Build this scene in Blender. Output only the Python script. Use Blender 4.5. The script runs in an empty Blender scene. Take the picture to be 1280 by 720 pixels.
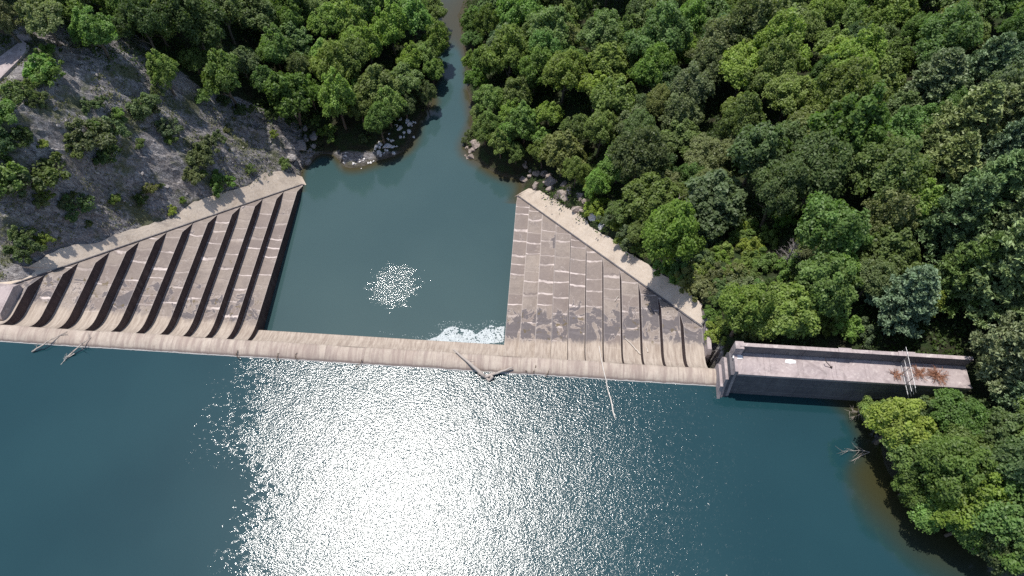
import bpy, math, random
import numpy as np
from mathutils import Vector, Matrix
R = math.radians
rnd = random.Random(7)
nr = np.random.RandomState(11)
scn = bpy.context.scene
col = scn.collection

# ------------------------------------------------------------------ camera, sky, sun, exposure
CAM_H, PITCH, YAW, FPX = 100.0, R(59.0), 0.06796, 914.0
cam_d = bpy.data.cameras.new('camera'); cam_d.sensor_width = 36.0; cam_d.lens = FPX / 1280 * 36
cam_d.clip_start = 1.0; cam_d.clip_end = 4000
cam = bpy.data.objects.new('camera', cam_d); col.objects.link(cam)
cam.location = (0, 0, CAM_H); cam.rotation_euler = (R(90) - PITCH, 0, YAW)
scn.camera = cam

SUN = Vector((-0.169, 0.228, 0.959)).normalized()
world = bpy.data.worlds.new('World'); scn.world = world; world.use_nodes = True
wn = world.node_tree.nodes; wl = world.node_tree.links
bg = wn['Background']; bg.inputs['Strength'].default_value = 0.135
sky = wn.new('ShaderNodeTexSky'); sky.sky_type = 'NISHITA'; sky.sun_disc = False
sky.sun_elevation = math.asin(SUN.z); sky.sun_rotation = math.atan2(SUN.x, SUN.y)
wl.new(sky.outputs[0], bg.inputs[0])
sun_d = bpy.data.lights.new('sun', 'SUN'); sun_d.energy = 4.3; sun_d.angle = R(0.53); sun_d.color = (1, .955, .9)
sun = bpy.data.objects.new('sun', sun_d); col.objects.link(sun)
sun.rotation_euler = SUN.to_track_quat('Z', 'Y').to_euler()
vs = scn.view_settings; vs.view_transform = 'Standard'; vs.look = 'None'; vs.exposure = 0.3; vs.gamma = 1.0
vs.use_curve_mapping = False
scn.cycles.use_denoising = False
scn.cycles.max_bounces = 6; scn.cycles.diffuse_bounces = 3; scn.cycles.glossy_bounces = 2
scn.cycles.transmission_bounces = 3; scn.cycles.transparent_max_bounces = 6

# ------------------------------------------------------------------ surveying helpers (photo pixel <-> world, 1280x720)
cp, sp, cy, sy = math.cos(PITCH), math.sin(PITCH), math.cos(YAW), math.sin(YAW)
def unproj(px, py, z):
    X = px - 640; Y = py - 360
    fy = FPX * cp - Y * sp; fz = -FPX * sp - Y * cp
    t = (z - CAM_H) / fz
    return Vector(((cy * X - sy * fy) * t, (sy * X + cy * fy) * t, z))
def proj(x, y, z):
    z = z - CAM_H
    a = cy * x + sy * y; b = -sy * x + cy * y
    d = b * cp - z * sp; u = b * sp + z * cp
    return 640 + FPX * a / d, 360 - FPX * u / d

# ------------------------------------------------------------------ object helpers
def tag(o, label=None, cat=None, group=None, kind=None):
    if label: o['label'] = label
    if cat: o['category'] = cat
    if group: o['group'] = group
    if kind: o['kind'] = kind
    return o
def empty(name, loc, label, cat, group=None, rz=0):
    o = bpy.data.objects.new(name, None); col.objects.link(o)
    o.location = loc; o.rotation_euler = (0, 0, rz); o.empty_display_size = .5
    return tag(o, label, cat, group)
class MB:
    def __init__(s): s.v = []; s.f = []; s.m = []
    def add(s, vs, fs, mi=0):
        n = len(s.v); s.v += [tuple(v) for v in vs]; s.f += [tuple(i + n for i in f) for f in fs]; s.m += [mi] * len(fs)
    def box(s, x0, x1, y0, y1, z0, z1, mi=0):
        s.add([(x0,y0,z0),(x1,y0,z0),(x1,y1,z0),(x0,y1,z0),(x0,y0,z1),(x1,y0,z1),(x1,y1,z1),(x0,y1,z1)],
              [(0,3,2,1),(4,5,6,7),(0,1,5,4),(1,2,6,5),(2,3,7,6),(3,0,4,7)], mi)
    def prism_x(s, prof, x0, x1, mi=0):          # closed (y, z) outline swept along x
        n = len(prof)
        s.add([(x0, a, b) for a, b in prof] + [(x1, a, b) for a, b in prof],
              [tuple(range(n))[::-1], tuple(range(n, 2 * n))] + [(i, (i + 1) % n, n + (i + 1) % n, n + i) for i in range(n)], mi)
    def prism_z(s, poly, z0, z1, mi=0):
        n = len(poly)
        s.add([(a, b, z0) for a, b in poly] + [(a, b, z1) for a, b in poly],
              [tuple(range(n))[::-1], tuple(range(n, 2 * n))] + [(i, (i + 1) % n, n + (i + 1) % n, n + i) for i in range(n)], mi)
    def tube(s, pts, rad, seg=7, mi=0):
        pts = [Vector(p) for p in pts]; n = len(pts); vs = []
        for i, p in enumerate(pts):
            d = (pts[min(i + 1, n - 1)] - pts[max(i - 1, 0)]).normalized()
            a = d.cross(Vector((0.13, 0.21, 1))); a = a.normalized() if a.length > 1e-4 else Vector((1, 0, 0)); b = d.cross(a)
            for k in range(seg):
                t = 2 * math.pi * k / seg; vs.append(p + (a * math.cos(t) + b * math.sin(t)) * rad[i])
        fs = [(i*seg+k, i*seg+(k+1)%seg, (i+1)*seg+(k+1)%seg, (i+1)*seg+k) for i in range(n-1) for k in range(seg)]
        fs += [tuple(range(seg))[::-1], tuple(range((n-1)*seg, n*seg))]
        s.add(vs, fs, mi)
    def build(s, name, mats, parent=None, smooth=False):
        me = bpy.data.meshes.new(name); me.from_pydata(s.v, [], s.f); 
        mats = mats if isinstance(mats, (list, tuple)) else [mats]
        for m in mats: me.materials.append(m)
        me.polygons.foreach_set('material_index', s.m)
        if smooth: me.polygons.foreach_set('use_smooth', [True] * len(s.f))
        me.update()
        o = bpy.data.objects.new(name, me); col.objects.link(o)
        if parent: o.parent = parent
        return o
def np_mesh(name, V, F, mats):
    V = np.asarray(V, np.float32); F = np.asarray(F, np.int32); k = F.shape[1]
    me = bpy.data.meshes.new(name)
    me.vertices.add(len(V)); me.vertices.foreach_set('co', V.ravel())
    me.loops.add(F.size); me.loops.foreach_set('vertex_index', F.ravel())
    me.polygons.add(len(F)); me.polygons.foreach_set('loop_start', np.arange(0, F.size, k, dtype=np.int32))
    for m in mats: me.materials.append(m)
    me.update(calc_edges=True)
    return me

# numpy gradient-free value noise
def _h(ix, iy, s):
    n = (ix.astype(np.int64) * 374761393 + iy.astype(np.int64) * 668265263 + s * 974711) & 0x7fffffff
    n = ((n ^ (n >> 13)) * 1274126177) & 0x7fffffff
    return ((n ^ (n >> 16)) & 0xffff) / 65535.0
def vnoise(x, y, s=0):
    x = np.asarray(x, float); y = np.asarray(y, float)
    ix = np.floor(x); iy = np.floor(y); fx = x - ix; fy = y - iy
    fx = fx * fx * (3 - 2 * fx); fy = fy * fy * (3 - 2 * fy)
    a = _h(ix, iy, s); b = _h(ix + 1, iy, s); c = _h(ix, iy + 1, s); d = _h(ix + 1, iy + 1, s)
    return (a * (1 - fx) + b * fx) * (1 - fy) + (c * (1 - fx) + d * fx) * fy
def fbm(x, y, s=0, o=4):
    t = 0; a = .5
    for i in range(o): t = t + a * (vnoise(x, y, s + i) - .5); x = x * 2.03 + 1.7; y = y * 2.03 + 4.1; a *= .5
    return t
def inpoly(px, py, poly):
    px = np.asarray(px, float); py = np.asarray(py, float); r = np.zeros(px.shape, bool); j = len(poly) - 1
    for i in range(len(poly)):
        xi, yi = poly[i]; xj, yj = poly[j]
        c = ((yi > py) != (yj > py)) & (px < (xj - xi) * (py - yi) / ((yj - yi) or 1e-9) + xi)
        r ^= c; j = i
    return r

# ------------------------------------------------------------------ material helpers
class NT:
    def __init__(s, name):
        s.mat = bpy.data.materials.new(name); s.mat.use_nodes = True; s.t = s.mat.node_tree; s.t.nodes.clear()
        s.out = s.n('ShaderNodeOutputMaterial')
    def n(s, typ, **kw):
        nd = s.t.nodes.new(typ)
        for k, v in kw.items(): setattr(nd, k, v)
        return nd
    def l(s, a, b): s.t.links.new(a, b)
    def val(s, sock, v):
        if hasattr(v, 'node'): s.l(v, sock)
        elif v is not None: sock.default_value = v
    def pos(s): return s.n('ShaderNodeNewGeometry').outputs['Position']
    def sep(s, v):
        q = s.n('ShaderNodeSeparateXYZ'); s.l(v, q.inputs[0]); return q.outputs
    def mp(s, v, sc=(1,1,1), rot=(0,0,0), loc=(0,0,0)):
        q = s.n('ShaderNodeMapping'); s.l(v, q.inputs[0]); q.inputs['Scale'].default_value = sc; q.inputs['Rotation'].default_value = rot; q.inputs['Location'].default_value = loc
        return q.outputs[0]
    def noise(s, v, scale, detail=4, rough=.55, dist=0, dims='3D'):
        q = s.n('ShaderNodeTexNoise', noise_dimensions=dims); s.l(v, q.inputs['Vector'])
        q.inputs['Scale'].default_value = scale; q.inputs['Detail'].default_value = detail; q.inputs['Roughness'].default_value = rough; q.inputs['Distortion'].default_value = dist
        return q.outputs['Fac']
    def ramp(s, f, stops, interp='LINEAR'):
        q = s.n('ShaderNodeValToRGB'); s.l(f, q.inputs[0]); e = q.color_ramp.elements; q.color_ramp.interpolation = interp
        while len(e) < len(stops): e.new(.5)
        for i, (p, c) in enumerate(stops):
            e[i].position = p; e[i].color = (c, c, c, 1) if not isinstance(c, tuple) else (*c, 1)
        return q.outputs[0]
    def mix(s, f, a, b, mode='MIX'):
        q = s.n('ShaderNodeMix', data_type='RGBA', blend_type=mode)
        s.val(q.inputs[0], f)
        for sock, c in ((q.inputs[6], a), (q.inputs[7], b)):
            if isinstance(c, tuple): sock.default_value = (*c, 1)
            else: s.l(c, sock)
        return q.outputs[2]
    def math(s, op, a, b=None, c=None, clamp=False):
        q = s.n('ShaderNodeMath', operation=op, use_clamp=clamp)
        for i, v in enumerate((a, b, c)):
            if v is not None: s.val(q.inputs[i], v)
        return q.outputs[0]
    def mrange(s, v, a, b, c=0., d=1.):
        q = s.n('ShaderNodeMapRange'); q.interpolation_type = 'SMOOTHSTEP'; s.l(v, q.inputs[0])
        for i, x in enumerate((a, b, c, d)): q.inputs[i + 1].default_value = x
        return q.outputs[0]
    def bump(s, h, strength, dist, normal=None):
        q = s.n('ShaderNodeBump'); s.val(q.inputs['Strength'], strength); q.inputs['Distance'].default_value = dist; s.l(h, q.inputs['Height'])
        if normal is not None: s.l(normal, q.inputs['Normal'])
        return q.outputs[0]
    def princ(s, color, rough=.9, normal=None, spec=.3, **kw):
        q = s.n('ShaderNodeBsdfPrincipled')
        if isinstance(color, tuple): q.inputs['Base Color'].default_value = (*color, 1)
        else: s.l(color, q.inputs['Base Color'])
        s.val(q.inputs['Roughness'], rough); s.val(q.inputs['Specular IOR Level'], spec)
        for k, v in kw.items(): s.val(q.inputs[k], v)
        if normal is not None: s.l(normal, q.inputs['Normal'])
        s.l(q.outputs[0], s.out.inputs[0]); return q

# ------------------------------------------------------------------ dam survey
XL, XR, W, H, YC = -51.10, -5.41, 2.753, 2.125, 48.37
ZP, S, G0, G1, E_ = -19.85, 0.054, 96.04, -3.914, -3.74
NT_ = 11
POOL_Z, LAKE_Z = -22.3, 6.3
CREST_Z, FACE_Y, FACE_Z = 7.0, 44.95, 6.15
COT = 1 / math.tan(R(66))
def level(k, y): return ZP + H * k - S * (y - YC)
def yg(k): return G0 + G1 * k
def profile(k, y_end):
    """tread surface of level k: ogee face, bucket curve, gentle slope, as (y, z) from crest to y_end"""
    Rb = 4.0 + .42 * (11 - k); a0 = math.atan(S)
    L = level(k, 56)
    for _ in range(4):
        yi = FACE_Y + (FACE_Z - L) * COT; L = level(k, yi)
    T = Rb * math.tan((R(66) - a0) / 2)
    p0 = Vector((yi - T * math.cos(R(66)), L + T * math.sin(R(66)))); pts = []
    if p0.y > FACE_Z - .1: p0 = Vector((FACE_Y + .03, FACE_Z - .07))
    p2 = Vector((yi + T, level(k, yi + T))); p1 = Vector((yi, L))
    pts.append(tuple(p0))
    for i in range(1, 9):
        t = i / 9; q = p0 * (1-t)**2 + p1 * 2*t*(1-t) + p2 * t*t; pts.append(tuple(q))
    pts.append(tuple(p2))
    if y_end > p2.x + .1: pts.append((y_end, level(k, y_end)))
    else:
        pts = [p for p in pts if p[0] < y_end - .05]; 
        if not pts: pts = [tuple(p0)]
        pts.append((y_end, max(level(k, y_end), pts[-1][1] - 1.5)))
    return pts

# ------------------------------------------------------------------ terrain heights: thin plate through surveyed points
P = []
def low(z): return z - 2.3 * min(1., max(0., (-11. - z) / 7.))
def T_(px, py, z): z = low(z); v = unproj(px, py, z); P.append((v.x, v.y, z))
def Wd(x, y, z): P.append((x, y, low(z) if y > 42 else z))
# pool and river bed
for a in [(400,300),(560,300),(480,240),(580,240),(400,215),(540,210),(560,160),(565,120),(566,85)]: T_(a[0], a[1], -23.0)
for a in [(565,60,-20.9),(560,38,-20.3),(556,12,-20.35)]: T_(*a)
Wd(-29,168,-21.5); Wd(-33,185,-22); Wd(-40,205,-22); Wd(-50,240,-22); Wd(-60,300,-22)
# shorelines of the pool
for a in [(376,212),(392,203),(430,208),(470,200),(505,188),(518,160),(540,130),(548,95),(549,60),(540,25),(652,240),(650,222),(605,206),(583,190),(590,150),(583,110),(580,70),(578,40),(578,10)]: T_(a[0], a[1], -19.9)
for a in [(380,180,-17.5),(430,180,-18),(490,150,-17.6),(505,110,-17.5),(520,60,-17.5),(510,20,-17.5),(615,180,-17.5),(640,200,-17.5),(690,225,-16),(610,110,-17.5),(605,60,-17.5),(605,20,-17.5)]: T_(*a)
Wd(-50,170,-17); Wd(-8,170,-17); Wd(-60,205,-16); Wd(-15,205,-16)
# left rocky hill
for a in [(330,150,-12),(260,150,-6),(280,195,-8.5),(230,215,-4.5),(200,190,-1),(140,230,1.5),(80,250,4.5),(20,270,8),(150,150,6),(80,170,12),(20,180,15),
          (100,100,13),(40,90,17.2),(5,95,18),(35,60,18),(0,60,18.5),(200,100,4),(160,60,8),(90,50,14),(280,100,-7),(350,100,-13),(420,80,-16),(250,30,-1),(150,10,8),(40,10,16),(380,20,-13)]: T_(*a)
Wd(-110,75,20); Wd(-130,100,24); Wd(-120,130,20); Wd(-110,160,12); Wd(-80,160,-4); Wd(-90,60,11.5); Wd(-110,50,14); Wd(-88,45,9); Wd(-87,35,7); Wd(-90,15,8.5); Wd(-96,-20,10); Wd(-105,30,14); Wd(-140,0,24); Wd(-150,200,24); Wd(-170,60,34)
# right bank
for a in [(895,395,5.0),(900,425,6.0)]: T_(*a)
for a in [(700,150,-13),(760,200,-10),(820,250,-5.5),(880,300,-1),(700,50,-14),(800,100,-8),(800,10,-9),(900,180,-3),(950,260,2),(950,350,5),(1000,400,7.5),(1100,400,9),(1050,300,6),(1000,150,1),(950,50,-3),(1150,200,7),(1100,50,2),(1250,150,9),(1270,300,12),(1250,20,6),
          (1250,430,11),(1260,500,9.5),(1200,515,8.2),(1130,520,7.2)]: T_(*a)
for a in [(1078,520),(1098,560),(1118,600),(1160,648),(1222,685),(1310,722)]: T_(a[0], a[1], 6.2)
for a in [(1180,600,8),(1260,620,9.5),(1280,680,8)]: T_(*a)
for a in [(1060,590,5.0),(1085,640,4.9),(1040,540,3.0),(1140,700,4.6),(1000,560,0),(1000,700,-2)]: T_(*a)
Wd(85,0,5.5); Wd(95,-30,5.5); Wd(110,10,10); Wd(130,50,18); Wd(130,100,18); Wd(130,160,14); Wd(60,200,0); Wd(20,200,-8); Wd(120,-30,11); Wd(170,100,28)
# lake bed
for x in (-70,-45,-20,5,24): Wd(x, 34, -8); Wd(x, 0, -14); Wd(x, -40, -16)
Wd(40,36,-1); Wd(60,-30,-8)
OUT_L = [(378,222),(352,216),(330,220),(312,236),(290,243),(262,250),(240,259),(213,279),(180,287),(150,296),(120,308),(92,311),(60,319),(38,334),(0,342),(-40,352)]
OUT_R = [(657,238),(672,241),(692,252),(722,264),(735,285),(765,303),(792,324),(822,342),(850,362),(877,381),(879,412)]
OUT_L = [(a, b - (5 if 60 < a < 340 else 2)) for a, b in OUT_L]; OUT_R = [(a + (3 if i < 9 else 0), b - 2) for i, (a, b) in enumerate(OUT_R)]
APRON = {}
def _kof(x): return (XL - x) / W if x < (XL + XR) / 2 else (x - XR) / W
for side, out in ((-1, OUT_L), (1, OUT_R)):
    oo = []
    for a, b in out:
        z = -10
        for _ in range(25):
            v = unproj(a, b, z); k = min(max(_kof(v.x), 0), 11); z = z * .5 + .5 * (level(k, yg(k)) + max(v.y - yg(k), 0) * .17 + .1)
        oo.append(unproj(a, b, z))
    APRON[side] = oo
    for v in oo[1:]:
        P.append((v.x, v.y, v.z - .1)); P.append((v.x + side * .5, v.y + 2.0, v.z + .8))
P = np.array(P)
def tps_fit(P, lam=.6):
    n = len(P); X = P[:, :2] / 50
    d2 = ((X[:, None] - X[None]) ** 2).sum(-1); K = np.where(d2 > 0, d2 * np.log(d2 + 1e-12), 0) + np.eye(n) * lam * .004
    Q = np.c_[np.ones(n), X]; A = np.zeros((n + 3, n + 3)); A[:n, :n] = K; A[:n, n:] = Q; A[n:, :n] = Q.T
    return X, np.linalg.solve(A, np.r_[P[:, 2], 0, 0, 0])
TX, TW = tps_fit(P)
def tps(x, y):
    x = np.asarray(x, float).ravel(); y = np.asarray(y, float).ravel(); out = np.empty(len(x))
    xc = np.clip(x, -175, 175); yc_ = np.clip(y, -60, 300)
    for s in range(0, len(x), 20000):
        q = np.c_[xc[s:s+20000], yc_[s:s+20000]] / 50
        d2 = ((q[:, None] - TX[None]) ** 2).sum(-1)
        out[s:s+20000] = (np.where(d2 > 0, d2 * np.log(d2 + 1e-12), 0)) @ TW[:-3] + TW[-3] + q @ TW[-2:]
    return out
def kof(x):                                     # fractional step index measured from the pool outwards, on either side
    x = np.asarray(x, float)
    return np.where(x < (XL + XR) / 2, (XL - x) / W, (x - XR) / W)
ROCK_POLY = [(-250,20),(20,25),(60,48),(140,45),(180,70),(225,115),(300,140),(380,150),(410,175),(385,215),(300,260),(0,380),(-250,420)]
def terrain_z(x, y, detail=True):
    shp = np.shape(x); x = np.asarray(x, float).ravel(); y = np.asarray(y, float).ravel()
    z = tps(x, y)
    k = kof(x); kc = np.clip(k, 0, 11.6)
    yy = yg(kc); zz = level(kc, yy)
    a, b = proj(x, y, z)
    if detail:
        rock = inpoly(a, b, ROCK_POLY).astype(float); inside_ = (k < 11.7) & (y > YC - 9)
        far = np.clip((y - yy - 5.6) / 4, 0, 1)
        u = x * .83 + y * .55; v = -x * .55 + y * .83           # strata direction
        ridge = 1 - 2 * np.abs(fbm(u / 9, v / 3.2, 3, 5)) * 2.2
        z = z + rock * far * ((ridge - .6) * 1.5 + fbm(u / 2.2, v / .8, 9, 4) * 1.1)
        z = z + fbm(x / 12, y / 12, 5, 4) * 1.2 * np.clip((z - POOL_Z - .5) / 3, 0, 1) * np.where(inside_, np.clip((y - yy - 5.6) / 4, 0, 1), 1) * np.clip((np.abs(z - LAKE_Z) - .2) / 2, 0, 1) * (1 - rock)
        z = z + fbm(x / 1.6, y / 1.6, 15, 3) * .35 * far + rock * far * (np.abs(fbm(u / 1.6, v / .55, 29, 3)) * -1.6 + .25)
    inside = (k < 11.7) & (y > YC - 9)
    dy = y - yy
    # below the apron and the treads the ground sits under the concrete
    z = np.where(inside & (dy > -2.5) & (dy < 7.0), np.minimum(z, zz + np.clip(dy, 0, 9) * .15 - .5 + np.clip(dy - 4.6, 0, 9) * 2.5), z)
    z = np.where(inside & (dy <= -2.5) & (y > 42.5), np.minimum(z, np.minimum(zz, level(kc, y)) - 4.0), z)
    z = np.where((k < 0) & (y > 42) & (y < 92), np.minimum(z, -25), z)
    rd = inpoly(a, b, [(-80,150),(-60,60),(24,36),(50,52),(34,90),(4,112),(-30,150)]); z = np.where(rd, np.minimum(z, 17.9), z)
    z = np.where((k < 11.7) & (y <= 42.5) & (y > 38), np.minimum(z, 3.0), z)
    return z.reshape(shp)
def tz(x, y): return float(terrain_z(np.array([x]), np.array([y]))[0])
def ground_at(px, py, up=0.0):
    """world point on the ground whose point `up` metres above it is seen at the photo pixel"""
    z = 0.
    for _ in range(14):
        v = unproj(px, py, z + up); z = z * .4 + tz(v.x, v.y) * .6
    v = unproj(px, py, z + up); return Vector((v.x, v.y, tz(v.x, v.y)))

# forest outline on the ground (where canopy stands in the picture)
CANOPY_R = [(600,-190),(592,10),(596,60),(606,95),(602,130),(618,160),(650,172),(680,192),(715,205),(745,225),(765,262),(805,292),(845,322),(885,362),(905,395),(912,418),(1000,420),(1090,408),(1110,370),(1200,370),(1232,420),(1262,470),(1280,500),(1500,520),(1500,-190)]
CANOPY_S = [(1108,528),(1160,518),(1225,512),(1500,500),(1500,760),(1285,668),(1225,640),(1165,596),(1125,560)]
CANOPY_L = [(-220,-190),(535,-190),(528,20),(530,70),(520,105),(500,125),(480,145),(430,160),(395,140),(365,125),(330,125),(290,108),(250,100),(225,80),(190,55),(160,25),(70,12),(30,0),(-220,0)]
CLEAR = [(828,283),(940,255),(1025,268),(1035,338),(965,362),(905,385),(868,360)]
GAP = [(735,-20),(790,-20),(790,20),(740,35)]

# ------------------------------------------------------------------ terrain mesh
def axis(a, b, fine0, fine1, fs, cs):
    out = [fine0]; 
    while out[-1] < fine1: out.append(out[-1] + fs)
    while out[-1] < b: out.append(out[-1] + (cs if out[-1] < b * .35 else 25))
    lo = [fine0]
    while lo[-1] > a: lo.append(lo[-1] - (cs if lo[-1] > a * .35 else 25))
    return np.array(sorted(set(lo[1:] + out)))
gx = axis(-520, 520, -108, 30, .42, 1.1); gy = axis(-420, 620, 38, 128, .42, 1.2)
GX, GY = np.meshgrid(gx, gy); GZ = terrain_z(GX, GY)
nx, ny = len(gx), len(gy)
idx = np.arange(nx * ny).reshape(ny, nx)
F = np.stack([idx[:-1, :-1], idx[:-1, 1:], idx[1:, 1:], idx[1:, :-1]], -1).reshape(-1, 4)
m = NT('ground'); p = m.pos(); sz = m.sep(p)
at = m.n('ShaderNodeAttribute', attribute_name='forest').outputs['Fac']
n1 = m.noise(p, .35, 6, .6); n2 = m.noise(m.mp(p, (1, 2.6, 1.4), (0, 0, R(-34))), .9, 6, .68, .6); n3 = m.noise(p, 5, 4, .6)
rock = m.ramp(n2, [(.3, (.065, .06, .06)), (.42, (.18, .167, .165)), (.53, (.29, .272, .268)), (.7, (.52, .49, .47))])
rock = m.mix(m.ramp(n1, [(.45, 0.), (.7, .6)]), rock, (.2, .17, .15))
rock = m.mix(m.ramp(m.noise(p, .16, 5, .65), [(.52, 0.), (.62, .8)]), rock, m.mix(n3, (.07, .085, .035), (.13, .14, .055)))
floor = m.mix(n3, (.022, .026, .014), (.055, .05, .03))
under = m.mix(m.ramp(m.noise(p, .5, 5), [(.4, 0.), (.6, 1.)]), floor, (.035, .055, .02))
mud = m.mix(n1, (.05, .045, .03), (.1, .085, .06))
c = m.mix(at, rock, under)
rim = m.math('MINIMUM', m.math('ABSOLUTE', m.math('SUBTRACT', sz[2], POOL_Z)), m.math('ADD', m.math('ABSOLUTE', m.math('SUBTRACT', sz[2], 6.3)), m.mrange(sz[1], 43., 45., 0., 50.)))
c = m.mix(m.mrange(rim, .7, .2, 0., .8), c, mud)
nb = m.bump(n3, .6, .25, m.bump(n2, .8, .9))
m.princ(c, .95, nb, .15); M_GROUND = m.mat
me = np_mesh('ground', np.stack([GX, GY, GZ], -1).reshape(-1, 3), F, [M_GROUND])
a_, b_ = proj(GX.ravel(), GY.ravel(), GZ.ravel() + 3.0)
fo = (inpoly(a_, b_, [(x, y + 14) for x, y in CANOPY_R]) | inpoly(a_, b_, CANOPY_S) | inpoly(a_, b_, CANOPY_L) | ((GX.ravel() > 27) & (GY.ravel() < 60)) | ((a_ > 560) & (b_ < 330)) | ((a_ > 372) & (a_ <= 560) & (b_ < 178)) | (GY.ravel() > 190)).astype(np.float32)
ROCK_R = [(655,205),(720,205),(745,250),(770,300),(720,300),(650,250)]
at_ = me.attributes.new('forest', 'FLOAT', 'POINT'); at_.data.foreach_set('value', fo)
me.polygons.foreach_set('use_smooth', np.zeros(len(F), bool))
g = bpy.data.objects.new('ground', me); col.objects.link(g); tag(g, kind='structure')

# ------------------------------------------------------------------ water
def water_mat(name, deep, mid, shallow, lake):
    m = NT(name); p = m.pos(); s = m.sep(p)
    dep = m.n('ShaderNodeAttribute', attribute_name='depth').outputs['Fac']
    n = m.noise(p, .05, 3, .5)
    c = m.mix(m.ramp(n, [(.35, 0.), (.65, 1.)]), deep, mid)
    c = m.mix(m.mrange(dep, 3.6 if lake else 1.6, .0), c, shallow)
    if lake:
        # wind-ruffled streak on the lake, calm water either side
        e = m.math('ADD', s[0], m.math('MULTIPLY', m.math('SUBTRACT', m.noise(p, .06, 4, .6), .5), 16.))
        wl_ = m.math('SUBTRACT', e, m.math('MULTIPLY', m.math('SUBTRACT', s[1], 40.), -.35))
        mask = m.math('MULTIPLY', m.mrange(wl_, -54, -27), m.mrange(e, 50, -14, .14, 1.))
        amp = mask
    else:
        v = unproj(492, 358, POOL_Z)
        dx = m.math('SUBTRACT', s[0], v.x); dy = m.math('SUBTRACT', s[1], v.y)
        d = m.math('SQRT', m.math('ADD', m.math('MULTIPLY', dx, dx), m.math('MULTIPLY', m.math('MULTIPLY', dy, dy), .9)))
        d = m.math('ADD', d, m.math('MULTIPLY', m.math('SUBTRACT', m.noise(p, .6, 5, .8), .5), 11.))
        amp = m.mrange(d, 6.6, 2.2, 0., 1.)
    gust = m.math('ADD', m.math('MULTIPLY', m.math('SUBTRACT', m.noise(m.mp(p, (1, 1.5, 1)), 1.1, 3, .7), .5), 1.7), m.math('MULTIPLY', m.math('SUBTRACT', m.noise(p, .12, 3, .6), .5), .5))
    amp = m.math('MULTIPLY_ADD', m.mrange(m.math('ADD', amp, m.math('MULTIPLY', gust, m.mrange(amp, .0, .06))), .35, .62), .94, .06)
    w1 = m.noise(m.mp(p, (1., 1.35, 1), (0, 0, .3)), 2.7, 3, .6)
    w2 = m.noise(m.mp(p, (1.1, .8, 1), (0, 0, -.5)), .45, 2, .5)
    w3 = m.noise(p, 13., 2, .6)
    h = m.math('ADD', m.math('ADD', w1, m.math('MULTIPLY', w3, .1)), m.math('MULTIPLY', w2, .9))
    nb = m.bump(h, amp, .048 if lake else .09)
    rough = m.math('MULTIPLY_ADD', m.math('MULTIPLY', amp, amp), .06 if lake else .03, .08)
    m.princ(c, rough, nb, 0.75 if lake else .9, IOR=1.333); return m.mat
M_LAKE = water_mat('lake_water', (.009, .036, .044), (.012, .043, .051), (.036, .034, .014), True)
M_POOL = water_mat('pool_water', (.031, .063, .066), (.036, .070, .072), (.05, .045, .025), False)
def water_sheet(name, xs, ys, z, mat):
    X, Y = np.meshgrid(xs, ys); d = z - terrain_z(X, Y)
    n_, m_ = len(xs), len(ys); ii = np.arange(n_ * m_).reshape(m_, n_)
    F = np.stack([ii[:-1, :-1], ii[:-1, 1:], ii[1:, 1:], ii[1:, :-1]], -1).reshape(-1, 4)
    me = np_mesh(name, np.stack([X, Y, np.full_like(X, z)], -1).reshape(-1, 3), F, [mat])
    a = me.attributes.new('depth', 'FLOAT', 'POINT'); a.data.foreach_set('value', np.clip(d, -1, 20).ravel().astype(np.float32))
    o = bpy.data.objects.new(name, me); col.objects.link(o); return tag(o, kind='structure')
xs = np.unique(np.r_[np.arange(-400, -90, 20), np.arange(-90, 110, 1.), np.arange(110, 400, 20)])
water_sheet('lake_water', xs, np.unique(np.r_[np.arange(-400, -20, 15), np.arange(-20, 42.6, 1.), 42.6]), LAKE_Z, M_LAKE)
# right of the spillway the lake stops against the bank
water_sheet('river_water', np.arange(-90, 30, 1.), np.r_[np.arange(50, 200, 1.), np.arange(200, 420, 10.)], POOL_Z, M_POOL)

# ------------------------------------------------------------------ concrete
def concrete(name, base, dark, light, joints=0):
    m = NT(name); p = m.pos(); s = m.sep(p)
    n1 = m.noise(p, .28, 6, .65, .5); n2 = m.noise(p, 2.3, 6, .7); n3 = m.noise(p, 14, 4, .6)
    c = m.mix(m.ramp(n1, [(.32, 0.), (.66, 1.)]), dark, base)
    c = m.mix(m.ramp(n2, [(.5, 0.), (.78, .55)]), c, light)
    c = m.mix(m.ramp(n2, [(.25, .5), (.42, 0.)]), c, tuple(x * .55 for x in dark))
    c = m.mix(m.math('MULTIPLY', n3, .2), c, tuple(x * .6 for x in base))
    return m, p, s, c, n2, n3
# weir crest: sandy, streaked by flow, joints every few metres, wet band and pale line at the water
m, p, s, c, n2, n3 = concrete('crest_concrete', (.44, .37, .305), (.35, .295, .24), (.55, .485, .42))
st = m.noise(m.mp(p, (1.6, .16, .3)), 1.1, 6, .7, .3)
c = m.mix(m.ramp(st, [(.44, 0.), (.6, .75)]), c, (.24, .185, .16))
c = m.mix(m.ramp(m.noise(m.mp(p, (.16, .1, .1)), 1, 4, .6), [(.5, 0.), (.64, .4)]), c, (.3, .23, .19))
jx = m.math('PINGPONG', m.math('ADD', s[0], 200.), 2.753 / 1.0)
c = m.mix(m.mrange(jx, .06, .015, 0., .6), c, (.2, .16, .13))
wv = m.math('ADD', s[2], m.math('MULTIPLY', m.math('SUBTRACT', m.noise(m.mp(p, (.8, .8, 0)), .8, 4, .7), .5), .35))
c = m.mix(m.mrange(wv, 6.72, 6.5, 0., .75), c, (.17, .13, .115))
c = m.mix(m.math('MULTIPLY', m.mrange(m.math('ABSOLUTE', m.math('SUBTRACT', wv, 6.36)), .07, .03), .8), c, (.7, .66, .6))
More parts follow.
